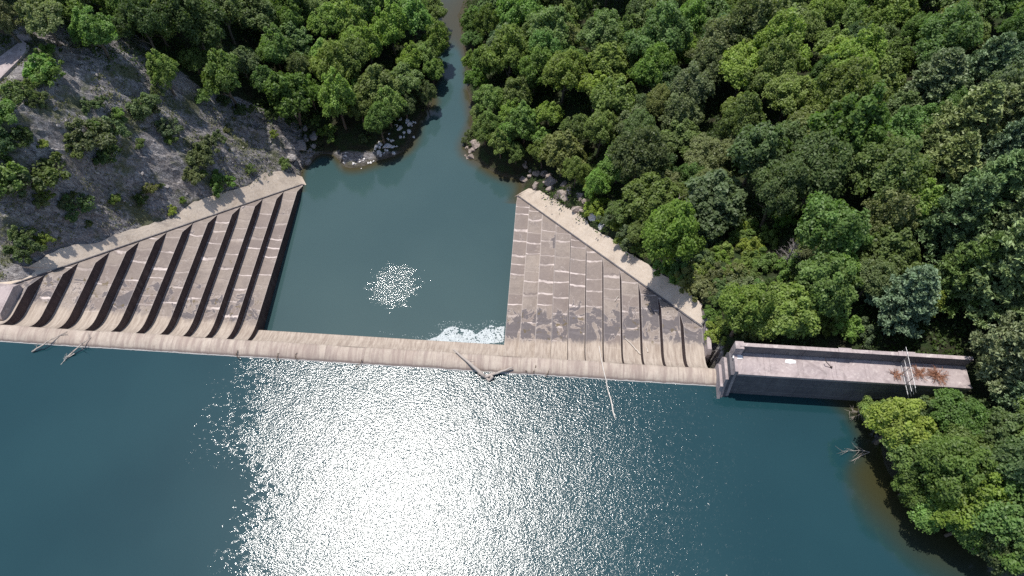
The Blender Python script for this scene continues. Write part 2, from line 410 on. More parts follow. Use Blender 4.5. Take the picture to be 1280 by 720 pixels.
m.princ(c, .85, m.bump(n2, .5, .06), .2); M_CREST = m.mat
# steps: purple-grey weathered tops, curved lift joints painted pale like ledges catching light, black algae blotches, clean scoured curve at the foot of the weir
m, p, s, c, n2, n3 = concrete('step_concrete', (.29, .245, .21), (.195, .165, .147), (.41, .355, .31))
gridx = m.math('ADD', m.math('DIVIDE', m.math('SUBTRACT', s[0], XR), W), m.math('MULTIPLY', m.math('LESS_THAN', s[0], -28.), (XR - XL) / W))
sid = m.math('FLOOR', gridx)
wnz = m.n('ShaderNodeTexWhiteNoise', noise_dimensions='1D'); m.l(sid, wnz.inputs['W'])
rv = wnz.outputs['Value']
sf = m.math('FRACT', gridx)
bow = m.math('MULTIPLY', m.math('SINE', m.math('MULTIPLY', sf, math.pi)), .1)
yj = m.math('ADD', m.math('ADD', s[1], bow), m.math('MULTIPLY', m.math('SUBTRACT', m.noise(p, .3, 4, .6), .5), 1.3))
shf_ = m.n('ShaderNodeCombineXYZ'); m.l(m.math('ADD', s[1], m.math('MULTIPLY', sid, 37.)), shf_.inputs[1]); shf0 = shf_.outputs[0]
yj2 = m.math('ADD', yj, m.math('MULTIPLY', rv, 9.))
cell = m.math('ADD', m.math('DIVIDE', yj2, 3.0), m.math('MULTIPLY', m.noise(m.mp(shf0, (.0, .22, .0)), 1.0, 1, .5), 1.6))
jf = m.math('FRACT', cell)
wn2 = m.n('ShaderNodeTexWhiteNoise', noise_dimensions='2D'); cmb = m.n('ShaderNodeCombineXYZ'); m.l(m.math('FLOOR', cell), cmb.inputs[0]); m.l(sid, cmb.inputs[1]); m.l(cmb.outputs[0], wn2.inputs['Vector'])
c = m.mix(m.math('MULTIPLY', wn2.outputs['Value'], .55), c, (.15, .12, .115))            # slab to slab shade
c = m.mix(m.math('MULTIPLY', m.math('MULTIPLY', m.mrange(m.math('ABSOLUTE', m.math('SUBTRACT', jf, .12)), .085, .03), m.mrange(wn2.outputs['Value'], .15, .6, .1, 1.)), m.mrange(m.noise(m.mp(p, (.6, .3, .3)), .55, 3, .6), .38, .62, .25, .95)), c, (.54, .47, .44))  # pale lift lines: light caught on tiny ledges, put into the colour
c = m.mix(m.mrange(m.math('ABSOLUTE', m.math('SUBTRACT', jf, .2)), .02, .008, 0., .5), c, (.12, .1, .1))
yb = m.math('SUBTRACT', s[1], m.math('MULTIPLY', m.math('SUBTRACT', FACE_Z, s[2]), COT))  # metres out from the weir face
shf = m.n('ShaderNodeVectorMath', operation='ADD'); m.l(p, shf.inputs[0]); cm2 = m.n('ShaderNodeCombineXYZ'); m.l(m.math('MULTIPLY', rv, 2.5), cm2.inputs[1]); m.l(m.math('MULTIPLY', rv, 3.), cm2.inputs[2]); m.l(cm2.outputs[0], shf.inputs[1])
blot = m.noise(m.mp(shf.outputs[0], (.5, .42, .3), (0, 0, .2)), .8, 6, .68, .8)
band = m.math('MULTIPLY', m.mrange(yb, 47.5, 50), m.mrange(yb, 57.5, 53.))
thr = m.math('ADD', m.math('MULTIPLY', band, .14), m.math('MULTIPLY', m.mrange(s[0], -25, -10), m.math('MULTIPLY', band, .05)))
bl = m.mrange(m.math('ADD', blot, thr), .64, .665)
halo = m.mrange(m.math('ABSOLUTE', m.math('SUBTRACT', m.math('ADD', blot, thr), .63)), .018, .006)
c = m.mix(m.math('MULTIPLY', halo, .25), c, (.55, .49, .45))
c = m.mix(m.math('MULTIPLY', bl, .88), c, m.mix(n2, (.075, .068, .072), (.15, .135, .14)))
vg = m.mrange(m.math('ADD', m.noise(p, .7, 5, .7), m.math('MULTIPLY', band, .08)), .67, .72)
c = m.mix(m.math('MULTIPLY', vg, .7), c, (.11, .085, .04))
ed = m.math('MINIMUM', sf, m.math('SUBTRACT', 1., sf))
c = m.mix(m.mrange(ed, .045, .015, 0., .35), c, (.5, .45, .42))
clean = m.mrange(m.math('ADD', yb, m.math('MULTIPLY', m.math('SUBTRACT', m.noise(m.mp(p, (1., .3, .3)), .9, 4, .7), .5), 3.)), 49.6, 48.3)
stk = m.noise(m.mp(p, (2.2, .25, .3)), 1.2, 5, .7)
c = m.mix(m.math('MULTIPLY', clean, .9), c, m.mix(m.ramp(stk, [(.38, 0.), (.64, .85)]), (.42, .36, .3), (.24, .19, .155)))
m.princ(c, .88, m.bump(n2, .5, .08), .2); M_STEP = m.mat
m, p, s, c, n2, n3 = concrete('riser_concrete', (.085, .06, .058), (.045, .032, .034), (.13, .1, .095))  # brown-black staining, darkened further to put the risers' shade into the colour
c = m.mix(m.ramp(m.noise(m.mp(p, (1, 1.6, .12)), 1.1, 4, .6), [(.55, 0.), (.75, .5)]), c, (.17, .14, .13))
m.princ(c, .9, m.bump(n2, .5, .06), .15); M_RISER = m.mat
m, p, s, c, n2, n3 = concrete('apron_concrete', (.56, .475, .385), (.46, .38, .30), (.68, .61, .54))
c = m.mix(m.ramp(m.noise(m.mp(p, (.5, .5, .5)), .6, 5, .7, 1.), [(.56, 0.), (.7, .55)]), c, (.3, .23, .18))
m.princ(c, .9, m.bump(n2, .6, .1), .2); M_APRON = m.mat
m, p, s, c, n2, n3 = concrete('deck_concrete', (.40, .335, .32), (.31, .26, .255), (.56, .5, .47))
c = m.mix(m.ramp(m.noise(p, .7, 5, .7, .8), [(.56, 0.), (.66, .6)]), c, (.55, .49, .45))
c = m.mix(m.mrange(m.math('PINGPONG', m.math('ADD', s[0], 198.3), 2.2), .05, .015, 0., .5), c, (.16, .13, .125))
c = m.mix(m.ramp(m.noise(p, .35, 6, .7, 1.2), [(.5, 0.), (.62, .65)]), c, (.2, .165, .16))
m.princ(c, .9, m.bump(n2, .6, .06), .2); M_DECK = m.mat
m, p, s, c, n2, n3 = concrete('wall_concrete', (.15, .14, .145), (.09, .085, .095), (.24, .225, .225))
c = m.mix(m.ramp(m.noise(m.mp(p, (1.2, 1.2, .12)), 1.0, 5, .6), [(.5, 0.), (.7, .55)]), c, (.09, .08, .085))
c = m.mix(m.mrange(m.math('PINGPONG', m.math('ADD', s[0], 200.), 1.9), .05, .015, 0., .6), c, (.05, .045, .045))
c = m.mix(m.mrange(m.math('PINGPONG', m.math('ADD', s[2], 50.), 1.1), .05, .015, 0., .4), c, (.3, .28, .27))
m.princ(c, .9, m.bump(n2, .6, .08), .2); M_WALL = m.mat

# ------------------------------------------------------------------ the dam
XEND_L, XEND_R = XL - 11 * W, 26.4
dam = empty('spillway_dam', ((XL + XR) / 2, YC, POOL_Z), 'long sandy concrete overflow dam with stepped flanks descending to the central pool', 'dam')
OFF = Vector(dam.location)
def dpart(mb, name, mats, smooth=False, label=None):
    mb.v = [(a - OFF.x, b - OFF.y, c - OFF.z) for a, b, c in mb.v]
    o = mb.build(name, mats, dam, smooth)
    if label: o['label'] = label
    return o
# weir crest with rounded top, in one long piece; slightly uneven along its length
prof = [(41.9, -9.), (41.9, 5.4)]
for i in range(1, 8):
    t = i / 8 * math.pi / 2; prof.append((41.9 + 1.75 * (1 - math.cos(t)), 5.4 + 1.6 * math.sin(t)))
prof += [(43.65, 7.0), (44.2, 6.98), (44.62, 6.86), (44.8, 6.5), (FACE_Y, FACE_Z), (FACE_Y + .9, FACE_Z - .9 / COT), (FACE_Y + .9, -9.)]
mb = MB(); xsn = np.linspace(XEND_L - 14, XEND_R, 90); n = len(prof)
for i, x in enumerate(xsn):
    w = .05 * math.sin(x * .31) + .04 * math.sin(x * .83 + 1)
    mb.v += [(x, a + w * .6, b + (w * .4 if b > 5 else 0)) for a, b in prof]
for i in range(len(xsn) - 1):
    for j in range(n):
        a, b = i * n + j, i * n + (j + 1) % n; mb.f.append((a, a + n, b + n, b)); mb.m.append(0)
mb.f += [tuple(range(n)), tuple(range((len(xsn) - 1) * n, len(xsn) * n))[::-1]]; mb.m += [0, 0]
o = dpart(mb, 'weir_crest', M_CREST, True)
# central overflow face between the two flights, cut off by a sill at the pool
def body(mb, pr, x0, x1, bottom):
    n = len(pr); a = len(mb.v)
    mb.v += [(x0, y, z) for y, z in pr] + [(x1, y, z) for y, z in pr]
    for i in range(n - 1): mb.f.append((a + i, a + n + i, a + n + i + 1, a + i + 1)); mb.m.append(0)
    y0, y1 = pr[0][0], pr[-1][0]
    b = len(mb.v); mb.v += [(x0, y0, bottom), (x0, y1, bottom), (x1, y0, bottom), (x1, y1, bottom)]
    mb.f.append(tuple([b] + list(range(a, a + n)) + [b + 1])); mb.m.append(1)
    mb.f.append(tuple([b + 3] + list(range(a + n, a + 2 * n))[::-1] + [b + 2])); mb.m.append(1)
    mb.f.append((a + n - 1, a + 2 * n - 1, b + 3, b + 1)); mb.m.append(0)
ysill = 59.5
pc = [(FACE_Y + .02, FACE_Z - .02 / COT)] + [p_ for p_ in profile(.25, ysill + .2)]
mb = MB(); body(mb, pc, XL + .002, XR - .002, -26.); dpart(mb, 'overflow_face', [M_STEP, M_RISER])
for side in (-1, 1):
    for k in range(1, 12):                      # tread k spans riser k-1 .. riser k outward from the pool
        xi = XL - (k - 1) * W if side < 0 else XR + (k - 1) * W
        xo = XL - k * W if side < 0 else XR + k * W
        yt_i, yt_o = yg(k - 1), yg(k); yu = yt_i + E_      # inner tip, outer tip, start of the end slope on the inner edge
        if yu < yt_o - .05: yt_o = min(yt_o, yu)
        pr = [(FACE_Y + .02, FACE_Z - .02 / COT)] + profile(k, yt_o)
        if len(pr) > 3 and pr[-2][0] > pr[-1][0] - .01: pr.pop(-2)
        mb = MB(); n = len(pr); zb = -26.
        zi, zo = level(k - 1, yt_i), level(k, yt_o)
        A = [(xi, y, z) for y, z in pr]; B = [(xo, y, z) for y, z in pr]
        mb.v = A + B + [(xi, yu, level(k, yu)), (xi, yt_i, zi), (xi, FACE_Y, zb), (xi, yt_i, zb), (xo, FACE_Y, zb), (xo, yt_o, zb)]
        U, Tp = 2 * n, 2 * n + 1
        for i in range(n - 1): mb.f.append((i, n + i, n + i + 1, i + 1)); mb.m.append(0)
        mb.f += [(n - 1, 2 * n - 1, U), (2 * n - 1, Tp, U)]; mb.m += [0, 0]
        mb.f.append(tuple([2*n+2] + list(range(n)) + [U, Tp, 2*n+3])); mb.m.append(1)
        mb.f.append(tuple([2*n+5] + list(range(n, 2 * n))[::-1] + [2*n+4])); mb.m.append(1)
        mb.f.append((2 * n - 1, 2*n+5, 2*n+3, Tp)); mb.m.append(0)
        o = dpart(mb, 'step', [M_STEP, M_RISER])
# sloping aprons beyond the groin lines, broken outer edges
for side, out in ((-1, OUT_L), (1, OUT_R)):
    N = 60; inner = []; outer = []
    for i in range(N + 1):
        k = -0.25 + (11.25) * i / N; x = XL - k * W if side < 0 else XR + k * W
        kk = max(k, 0); y = yg(kk) + .02; 
        z = level(kk, y) + .03
        inner.append(Vector((x, y - .25 if k < 0 else y, z)))
    # outer edge: the surveyed outline, about 1.5 m above the groin
    oo = APRON[side]
    # resample the outline to N+1 points
    L_ = [0.]
    for a, b in zip(oo, oo[1:]): L_.append(L_[-1] + (b - a).length)
    for i in range(N + 1):
        t = L_[-1] * i / N; j = max(q for q in range(len(L_)) if L_[q] <= t + 1e-6); j = min(j, len(oo) - 2)
        v = oo[j].lerp(oo[j + 1], (t - L_[j]) / (L_[j + 1] - L_[j])); 
        v += Vector((rnd.uniform(-.15, .15), rnd.uniform(-.2, .2), rnd.uniform(-.05, .05))); outer.append(v)
    mb = MB(); q = 5
    for i in range(N + 1):
        for j in range(q + 1):
            v = inner[i].lerp(outer[i], j / q); v.z += .12 * math.sin(i * .9 + j) * (j / q) * .6; mb.v.append(tuple(v))
        v = outer[i]; mb.v.append((v.x, v.y, v.z - 1.6))
    for i in range(N):
        for j in range(q + 1):
            a = i * (q + 2) + j; b = a + q + 2; mb.f.append((a, a + 1, b + 1, b)); mb.m.append(0)
    dpart(mb, 'apron', M_APRON)
    mb = MB(); top = [Vector((v.x, v.y + .1, v.z + .12)) for v in inner]      # thin dark kerb line along the groin
    mb.tube(top[1:], [.13] * (len(top) - 1), 5); dpart(mb, 'groin_kerb', M_WALL)
# end walls
ey0, ey1, ex = unproj(4, 399, 4.5).y, unproj(4, 354, 4.5).y, unproj(10, 375, 5.).x
mb = MB(); mb.prism_x([(ey0, 1), (ey0, 4.4), (ey0 + .6, 5.2), (ey1 - .9, 5.2), (ey1, 4.4), (ey1, 1)], ex - 4., ex)
dpart(mb, 'end_wall', M_DECK, label='grey end wall at the far left end of the crest')
ey0, ey1, ex = unproj(887, 441, 5.2).y, unproj(887, 404, 5.2).y, XR + 11 * W + .02
mb = MB(); mb.prism_x([(ey0, 1), (ey0, 4.6), (ey0 + .5, 5.4), (ey1 - .5, 5.4), (ey1, 4.8), (ey1, 1)], ex, ex + .6); dpart(mb, 'end_wall', M_DECK, label='pale upright end wall among shrubs at the right end')

# ------------------------------------------------------------------ raised concrete abutment deck with pier
DZ = 11.8
fl = unproj(921, 468, DZ); fr = unproj(1215, 487, DZ); blk = unproj(921, 443, DZ); 
yF, yB = fl.y, blk.y; x0, x1 = fl.x, unproj(1215, 487, DZ).x
ab = empty('abutment_deck', ((x0 + x1) / 2, (yF + yB) / 2, 5.), 'long pale concrete abutment deck with low rear parapet right of the spillway', 'abutment')
OFA = Vector(ab.location)
def apart(mb, name, mats, smooth=False):
    mb.v = [(a - OFA.x, b - OFA.y, c - OFA.z) for a, b, c in mb.v]; return mb.build(name, mats, ab, smooth)
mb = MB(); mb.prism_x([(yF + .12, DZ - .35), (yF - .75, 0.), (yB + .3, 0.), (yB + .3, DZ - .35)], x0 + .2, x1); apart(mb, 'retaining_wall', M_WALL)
mb = MB()
xe = [x0 + .2 + (x1 - x0 - .2) * i / 7 for i in range(8)]
for i in range(7): mb.box(xe[i] + (.02 if i else 0), xe[i + 1], yF, yB + .3, DZ - .35, DZ + (.015 if i % 2 else 0))
apart(mb, 'deck_slab', M_DECK)
mb = MB()
for i in range(7):
    mb.box(xe[i], xe[i + 1] - .03, yB + .3, yB + .72, DZ - 1, DZ + 1.9 - .06 * (i == 4), 1); mb.box(xe[i], xe[i + 1] - .02, yB + .26, yB + .76, DZ + 1.9, DZ + 2.)
mb.box(xe[3] - .1, xe[3] + 1.6, yB + .2, yB + .85, DZ + 2., DZ + 2.1)
mb.box(xe[5] - 1., xe[5] + 1.2, yB + .2, yB + .85, DZ + 2., DZ + 2.1)
apart(mb, 'rear_parapet', [M_DECK, M_WALL])
mb = MB(); mb.box(x0 + .2, x1, yF, yF + .28, DZ + .02, DZ + .14); apart(mb, 'front_kerb', M_DECK)
# battered pier nose made of stepped ribs
for i, (dx, zt, yf, yb_) in enumerate([(.0, DZ + .25, yF - .1, yB + 1.2), (-.42, DZ - .5, yF - .25, yB + .9), (-.84, DZ - 1.6, yF - .45, yB + .7), (-1.2, DZ - 3.2, yF - .8, yB + .4)]):
    mb = MB(); pr = [(yb_, 0), (yb_, zt - .8), (yb_ - .5, zt)]
    for q in range(9):
        t = q / 8; pr.append((yf + .4 - 1.25 * t ** 1.6, zt - (zt - 5.6) * t))
    pr.append((yf - .85, 0)); mb.prism_x(pr, x0 + dx - .2, x0 + dx + .2 - .004); apart(mb, 'pier_rib', M_DECK if i != 1 else M_WALL)
mb = MB(); mb.box(x0 - .35, x0 + .75, yB - .1, yB + 1.0, DZ - .4, DZ + 1.9); apart(mb, 'corner_block', M_DECK)

# ------------------------------------------------------------------ small things on and round the deck
def simple(name, rgb, rough=.7, metal=0., var=.5, scale=6):
    m = NT(name); p = m.pos(); nn = m.noise(p, scale, 5, .65)
    c = m.mix(nn, tuple(x * (1 - var) for x in rgb), tuple(min(1, x * (1 + var)) for x in rgb))
    m.princ(c, rough, m.bump(nn, .5, .03), .3, Metallic=metal); return m.mat
M_METAL = simple('galvanised', (.4, .4, .4), .45, .7, .3)
M_DARKMETAL = simple('rusty_metal', (.06, .045, .04), .6, .4)
M_DRIFT = simple('driftwood', (.36, .31, .27), .9, 0, .4, 4)
M_PALEWOOD = simple('bleached_wood', (.55, .5, .44), .9, 0, .25, 4)
M_BARK = simple('bark', (.13, .1, .075), .95, 0, .4, 5)
M_DEADWOOD = simple('dead_twigs', (.26, .23, .22), .95, 0, .3, 5)
M_REDBRUSH = simple('dead_fronds', (.30, .15, .095), .9, 0, .4, 5)
xg = unproj(1131, 480, DZ).x
ga = empty('chain_link_gate', (xg, (yF + yB) / 2, DZ), 'thin grey chain link gate standing across the abutment deck', 'gate')
mb = MB()
for q in (-1.5, .1, 1.6):
    mb = MB(); mb.tube([(0, q, 0), (0, q, 2.3)], [.05, .05], 6); mb.build('post', M_METAL, ga)
mb = MB()
for z in (.15, 1.2, 2.25): mb.tube([(0, -2.9, z), (0, 2.9, z)], [.035, .035], 5)
for z in (.2, .9, 1.6, 2.2): mb.tube([(.3, -2.9 - .3, z - .6), (0, -2.3, z)], [.03, .03], 5)
mb.build('rail', M_METAL, ga)
mb = MB()
for i in range(30):
    a = -2.9 + i * .2
    mb.tube([(0, a, .1), (0, min(a + 1.1, 2.9), 2.25 if a + 1.1 < 2.9 else .1 + (2.9 - a) * 1.95)], [.009] * 2, 3)
    mb.tube([(.02, a, .1), (.02, max(a - 1.1, -2.9), 2.25 if a - 1.1 > -2.9 else .1 + (a + 2.9) * 1.95)], [.009] * 2, 3)
mb.build('wire_mesh', M_METAL, ga)
a = unproj(1032, 447, DZ + 1.3); b = unproj(1039, 459, DZ + .1)
mb = MB(); mb.tube([(0, 0, 1.25), (.15, -.4, .9), ((b - a).x, (b - a).y, .12)], [.05, .05, .05], 6); mb.tube([((b-a).x, (b-a).y, .05), ((b-a).x + .02, (b-a).y - .03, .3)], [.15, .1], 8)
o = mb.build('bent_pipe', M_DARKMETAL); o.location = (a.x, a.y, DZ); tag(o, 'thin dark bent pipe leaning off the rear parapet onto the deck', 'pipe')
for (px, py, sx, syy, lab) in [(988, 452, .75, .32, 'small white slab lying mid deck left of the bent pipe'), (922, 446, .7, .35, 'white patch of slab by the corner block of the deck')]:
    v = unproj(px, py, DZ + .05); mb = MB()
    mb.prism_z([(-sx, -syy*.6), (-sx*.2, -syy), (sx*.9, -syy*.7), (sx, syy*.5), (sx*.3, syy), (-sx*.8, syy*.8)], 0.02, .09)
    o = mb.build('broken_slab', simple('white_slab', (.72, .7, .68), .8, 0, .1)); o.location = (v.x, v.y, DZ); tag(o, lab, 'slab', 'broken slabs on the deck')
def twiggy(mb, origin, dirs, length, rad, depth=2, rr=rnd):
    for d in dirs:
        p0 = Vector(origin); pts = [p0]; dd = Vector(d).normalized(); n = 5
        for i in range(n):
            dd = (dd + Vector((rr.uniform(-.25,.25), rr.uniform(-.25,.25), rr.uniform(-.18,.2)))).normalized(); pts.append(pts[-1] + dd * length / n)
        mb.tube(pts, [rad * (1 - .85 * i / n) for i in range(n + 1)], 5)
        if depth:
            for i in range(1, n + 1):
                for _ in range(2):
                    d2 = (dd + Vector((rr.uniform(-1,1), rr.uniform(-1,1), rr.uniform(-.5,.7)))).normalized()
                    twiggy(mb, pts[i], [d2], length * .42, rad * .5, depth - 1, rr)
for (px, py, n, r_, lab) in [(1172, 469, 16, 1.3, 'rusty red dead frond pile at the shaded end of the deck'), (1150, 466, 10, 1.1, 'low brown dead brush spread right of the gate'), (1122, 468, 7, .8, 'small heap of dead brown brush left of the gate')]:
    v = unproj(px, py, DZ + .3); mb = MB(); rr = random.Random(px)
    for i in range(n * 3):
        t = rr.uniform(0, 6.28); twiggy(mb, (rr.uniform(-.4,.4), rr.uniform(-.3,.3), .1), [(math.cos(t), math.sin(t), .35)], r_ * rr.uniform(.6,1), .045, 1, rr)
    o = mb.build('dead_brush', M_REDBRUSH); o.location = (v.x, v.y, DZ + .02); tag(o, lab, 'brush', 'dead brush on the deck')

# driftwood caught on the crest
def log_thing(name, lab, cat, pix, rad, mat, grp=None, twigs=0, seed=1):
    rr = random.Random(seed); pts = [unproj(*q) for q in pix]; o0 = pts[0].copy(); mb = MB(); P_ = []
    for a, b in zip(pts, pts[1:]):
        for i in range(4): P_.append(a.lerp(b, i / 4) + Vector((rr.uniform(-.06,.06), rr.uniform(-.06,.06), rr.uniform(-.03,.03))) - o0)
    P_.append(pts[-1] - o0); n = len(P_)
    mb.tube(P_, [rad[0] + (rad[1] - rad[0]) * i / (n - 1) for i in range(n)], 8)
    for _ in range(twigs):
        i = rr.randrange(1, n - 1); d = (P_[i + 1] - P_[i]).normalized() + Vector((rr.uniform(-.8,.8), rr.uniform(-.8,.8), rr.uniform(.0,.5)))
        twiggy(mb, P_[i], [d], .9, .03, 1, rr)
    return mb, o0, lab, cat, name, mat, grp
def put(t):
    mb, o0, lab, cat, name, mat, grp = t; o = mb.build(name, mat, None, True); o.location = o0; return tag(o, lab, cat, grp)
t = log_thing('driftwood_log', 'big forked driftwood log jammed on the middle of the crest', 'log', [(567,437,7.2),(588,455,7.35),(606,471,6.55)], (.12,.3), M_DRIFT, None, 3, 3)
t2 = log_thing('', '', '', [(606,471,6.55),(622,466,6.7),(641,459,7.3)], (.28,.09), M_DRIFT, None, 2, 4)
off = t2[1] - t[1]; nn = len(t[0].v); t[0].v += [(a + off.x, b + off.y, c + off.z) for a, b, c in t2[0].v]; t[0].f += [tuple(i + nn for i in f) for f in t2[0].f]; t[0].m += t2[0].m
t3 = log_thing('', '', '', [(602,470,6.5),(612,475,6.45),(616,470,6.8)], (.1,.3), M_DRIFT, None, 2, 4)
off = t3[1] - t[1]; nn = len(t[0].v); t[0].v += [(a + off.x, b + off.y, c + off.z) for a, b, c in t3[0].v]; t[0].f += [tuple(i + nn for i in f) for f in t3[0].f]; t[0].m += t3[0].m
put(t)
put(log_thing('fallen_branch', 'leftmost dark branch reaching from the lake onto the crest', 'branch', [(40,440,6.4),(52,432,7.0),(64,424,7.2),(84,414,7.1)], (.13,.03), M_DRIFT, 'branches on the crest', 5, 5))
put(log_thing('fallen_branch', 'second branch on the crest with pale twigs trailing into the lake', 'branch', [(84,447,6.35),(93,438,6.8),(102,430,7.15),(114,421,7.1)], (.14,.03), M_DRIFT, 'branches on the crest', 6, 6))
put(log_thing('fallen_branch', 'pale thin trailing stick floating below the second left branch', 'branch', [(76,456,6.32),(84,447,6.36),(93,442,6.6)], (.03,.06), M_PALEWOOD, None, 3, 16))
put(log_thing('pole', 'long pale pole lying over the crest and down into the lake', 'pole', [(749,432,7.2),(754,460,7.3),(761,490,6.45),(769,523,6.32)], (.05,.1), M_PALEWOOD, None, 0, 7))
def onstep(px, py):
    z = -5
    for _ in range(20):
        v = unproj(px, py, z); k = math.ceil(float(kof(np.array([v.x]))[0])); z = z * .3 + .7 * (level(k, v.y) + .1)
    return (px, py, z + .1)
put(log_thing('pole', 'short white stick resting slantwise on the right hand steps', 'pole', [onstep(782,423), onstep(793,434), onstep(801,443)], (.05,.1), M_PALEWOOD, None, 0, 8))
put(log_thing('pole', 'tiny pale upright stub on the right steps beside the stick', 'pole', [onstep(808,434), onstep(810,440)], (.04,.08), M_PALEWOOD, None, 0, 9))
put(log_thing('pole', 'thin pale stick lying high on the right hand steps', 'pole', [onstep(768,377), onstep(773,370)], (.03,.05), M_PALEWOOD, None, 0, 19))
for (px, py, L_, lab) in [(1072, 568, 3.6, 'bare tangled fallen branch reaching out over the brown shallows'), (1066, 519, 2.2, 'small bare branch in the lake below the deck wall')]:
    rr = random.Random(px); v = unproj(px, py, LAKE_Z); mb = MB()
    twiggy(mb, (1.5, .3, .3), [(-1, -.35, .03), (-.8, .1, .1)], L_, .05, 1, rr)
    o = mb.build('bare_branch', M_DRIFT); o.location = (v.x, v.y, LAKE_Z); tag(o, lab, 'branch', 'bare branches in the shallows')
# bits of flotsam against the crest
for (px, py) in [(346,447),(295,444),(369,447),(450,455),(657,462),(668,463),(685,466)]:
    v = unproj(px, py, 6.7); rr = random.Random(px); mb = MB(); twiggy(mb, (0,0,0), [(rr.uniform(-1,1), -.6, .1), (.3, 1, .3)], .6, .07, 1, rr)
    o = mb.build('flotsam', M_DARKMETAL if 0 else M_BARK); o.location = v; tag(o, 'small dark knot of flotsam stuck on the upstream face of the crest', 'debris', 'flotsam specks stuck along the crest')

# foam at the foot of the overflow
M_FOAM = simple('foam', (.42, .46, .47), .8, 0, .45, 1.6)
FOAM = [(548,420),(556,412),(566,408),(576,411),(588,413),(596,418),(604,412),(612,407),(622,409),(630,408),(629,427),(600,431),(560,428),(530,427)]
rr = random.Random(5); mb = MB(); cnt = 0
while cnt < 3000:
    a = rr.uniform(470, 634); b = rr.uniform(398, 433)
    d = a - (500)
    ins = bool(inpoly(np.array([a]), np.array([b]), FOAM)[0])
    near = any(abs(a - q[0]) < 12 and abs(b - q[1]) < 7 for q in FOAM)
    if not ins and not (near and rr.random() < .12) and not (460 < a < 560 and abs(b - (414 + (a - 460) * .1)) < 3 and rr.random() < .03): continue
    v = unproj(a, b, POOL_Z)
    if ins and float(vnoise(v.x * 1.9, v.y * 1.9, 4)) + .5 * float(vnoise(v.x * 5, v.y * 5, 6)) > .92 + .3 * (b - 412) / 12: continue
    r_ = rr.uniform(.06, .26) if ins else rr.uniform(.04, .12); h = r_ * .35; n = 6; t0 = rr.uniform(0, 6)
    vs = [(v.x + r_ * math.cos(t0 + 6.283 * q / n) * rr.uniform(.7, 1.2), v.y + r_ * math.sin(t0 + 6.283 * q / n) * rr.uniform(.6, 1.1), POOL_Z - .03) for q in range(n)] + [(v.x, v.y, POOL_Z + h)]
    mb.add(vs, [(q, (q + 1) % n, n) for q in range(n)]); cnt += 1
o = mb.build('foam', M_FOAM, None, True); tag(o, 'white foam boiling at the foot of the overflow', 'foam', None, 'stuff')

# ------------------------------------------------------------------ road and low wall, top left
RZ = 18.4
rp = [unproj(a, b, RZ) for a, b in [(-60,125),(-30,92),(28,50),(36,57),(26,72),(0,98),(-40,140)]]
mb = MB(); mb.prism_z([(v.x, v.y) for v in rp], RZ - 3.2, RZ)
o = mb.build('road', M_DECK); tag(o, kind='structure')
lw = [unproj(a, b, RZ + .6) for a, b in [(22,44),(36,45)]]
mb = MB(); d = (lw[1] - lw[0]); nrm = Vector((-d.y, d.x, 0)).normalized() * .2
mb.prism_z([tuple((lw[0] - nrm)[:2]), tuple((lw[1] - nrm)[:2]), tuple((lw[1] + nrm)[:2]), tuple((lw[0] + nrm)[:2])], RZ - 2.5, RZ + .7)
o = mb.build('low_wall', M_DECK); tag(o, 'short pale low wall at the end of the road among trees', 'wall')

# ------------------------------------------------------------------ rocks
M_ROCK = None
def rock_mat(name, a, b, c_):
    m = NT(name); p = m.pos(); n = m.noise(m.mp(p, (1, 2, 1.5), (0, .3, .6)), 1.5, 6, .7, .5)
    c = m.ramp(n, [(.3, a), (.5, b), (.72, c_)]); m.princ(c, .9, m.bump(n, .8, .2), .2); return m.mat
M_ROCK = rock_mat('boulder_rock', (.1, .09, .09), (.25, .23, .225), (.42, .4, .38))
M_WROCK = rock_mat('pale_boulder_rock', (.4, .38, .37), (.66, .64, .63), (.8, .79, .77))
M_TROCK = rock_mat('tan_outcrop_rock', (.12, .095, .08), (.29, .24, .21), (.45, .39, .35))
import bmesh
def rock_mesh(seed, sub=2, jag=.35):
    bm = bmesh.new(); bmesh.ops.create_icosphere(bm, subdivisions=sub, radius=1); r = random.Random(seed)
    planes = [(Vector((r.gauss(0,1), r.gauss(0,1), r.gauss(0,1))).normalized(), r.uniform(.5, .85)) for _ in range(11)]
    for v in bm.verts:
        co = v.co.copy()
        for nrm, d in planes:
            e = co.dot(nrm)
            if e > d: co -= nrm * (e - d)
        v.co = co * (1 + jag * .25 * (float(vnoise(co.x * 3 + seed, co.y * 3 + co.z * 2.3, seed)) - .5))
    me = bpy.data.meshes.new('boulder'); bm.to_mesh(me); bm.free(); return me
rockm = {}
for mi, mt in enumerate((M_ROCK, M_WROCK, M_TROCK)):
    for s_ in range(4):
        me = rock_mesh(s_ + 10 * mi + 1); me.materials.append(mt); rockm[(mi, s_)] = me
def boulder(px, py, rpx, mi, lab, grp, z=None, name='boulder'):
    v = ground_at(px, py) if z is None else unproj(px, py, z)
    r_ = rpx / 7.0; o = bpy.data.objects.new(name, rockm[(mi, rnd.randrange(4))]); col.objects.link(o)
    zz = max(v.z, POOL_Z - .1 if v.z < -15 else v.z)
    o.location = (v.x, v.y, zz + .05 * r_); o.scale = (r_ * rnd.uniform(.8, 1.3), r_ * rnd.uniform(.7, 1.1), r_ * rnd.uniform(.5, .85)); o.rotation_euler = (rnd.uniform(-.3,.3), rnd.uniform(-.3,.3), rnd.uniform(0, 6.28))
    return tag(o, lab, 'rock', grp)
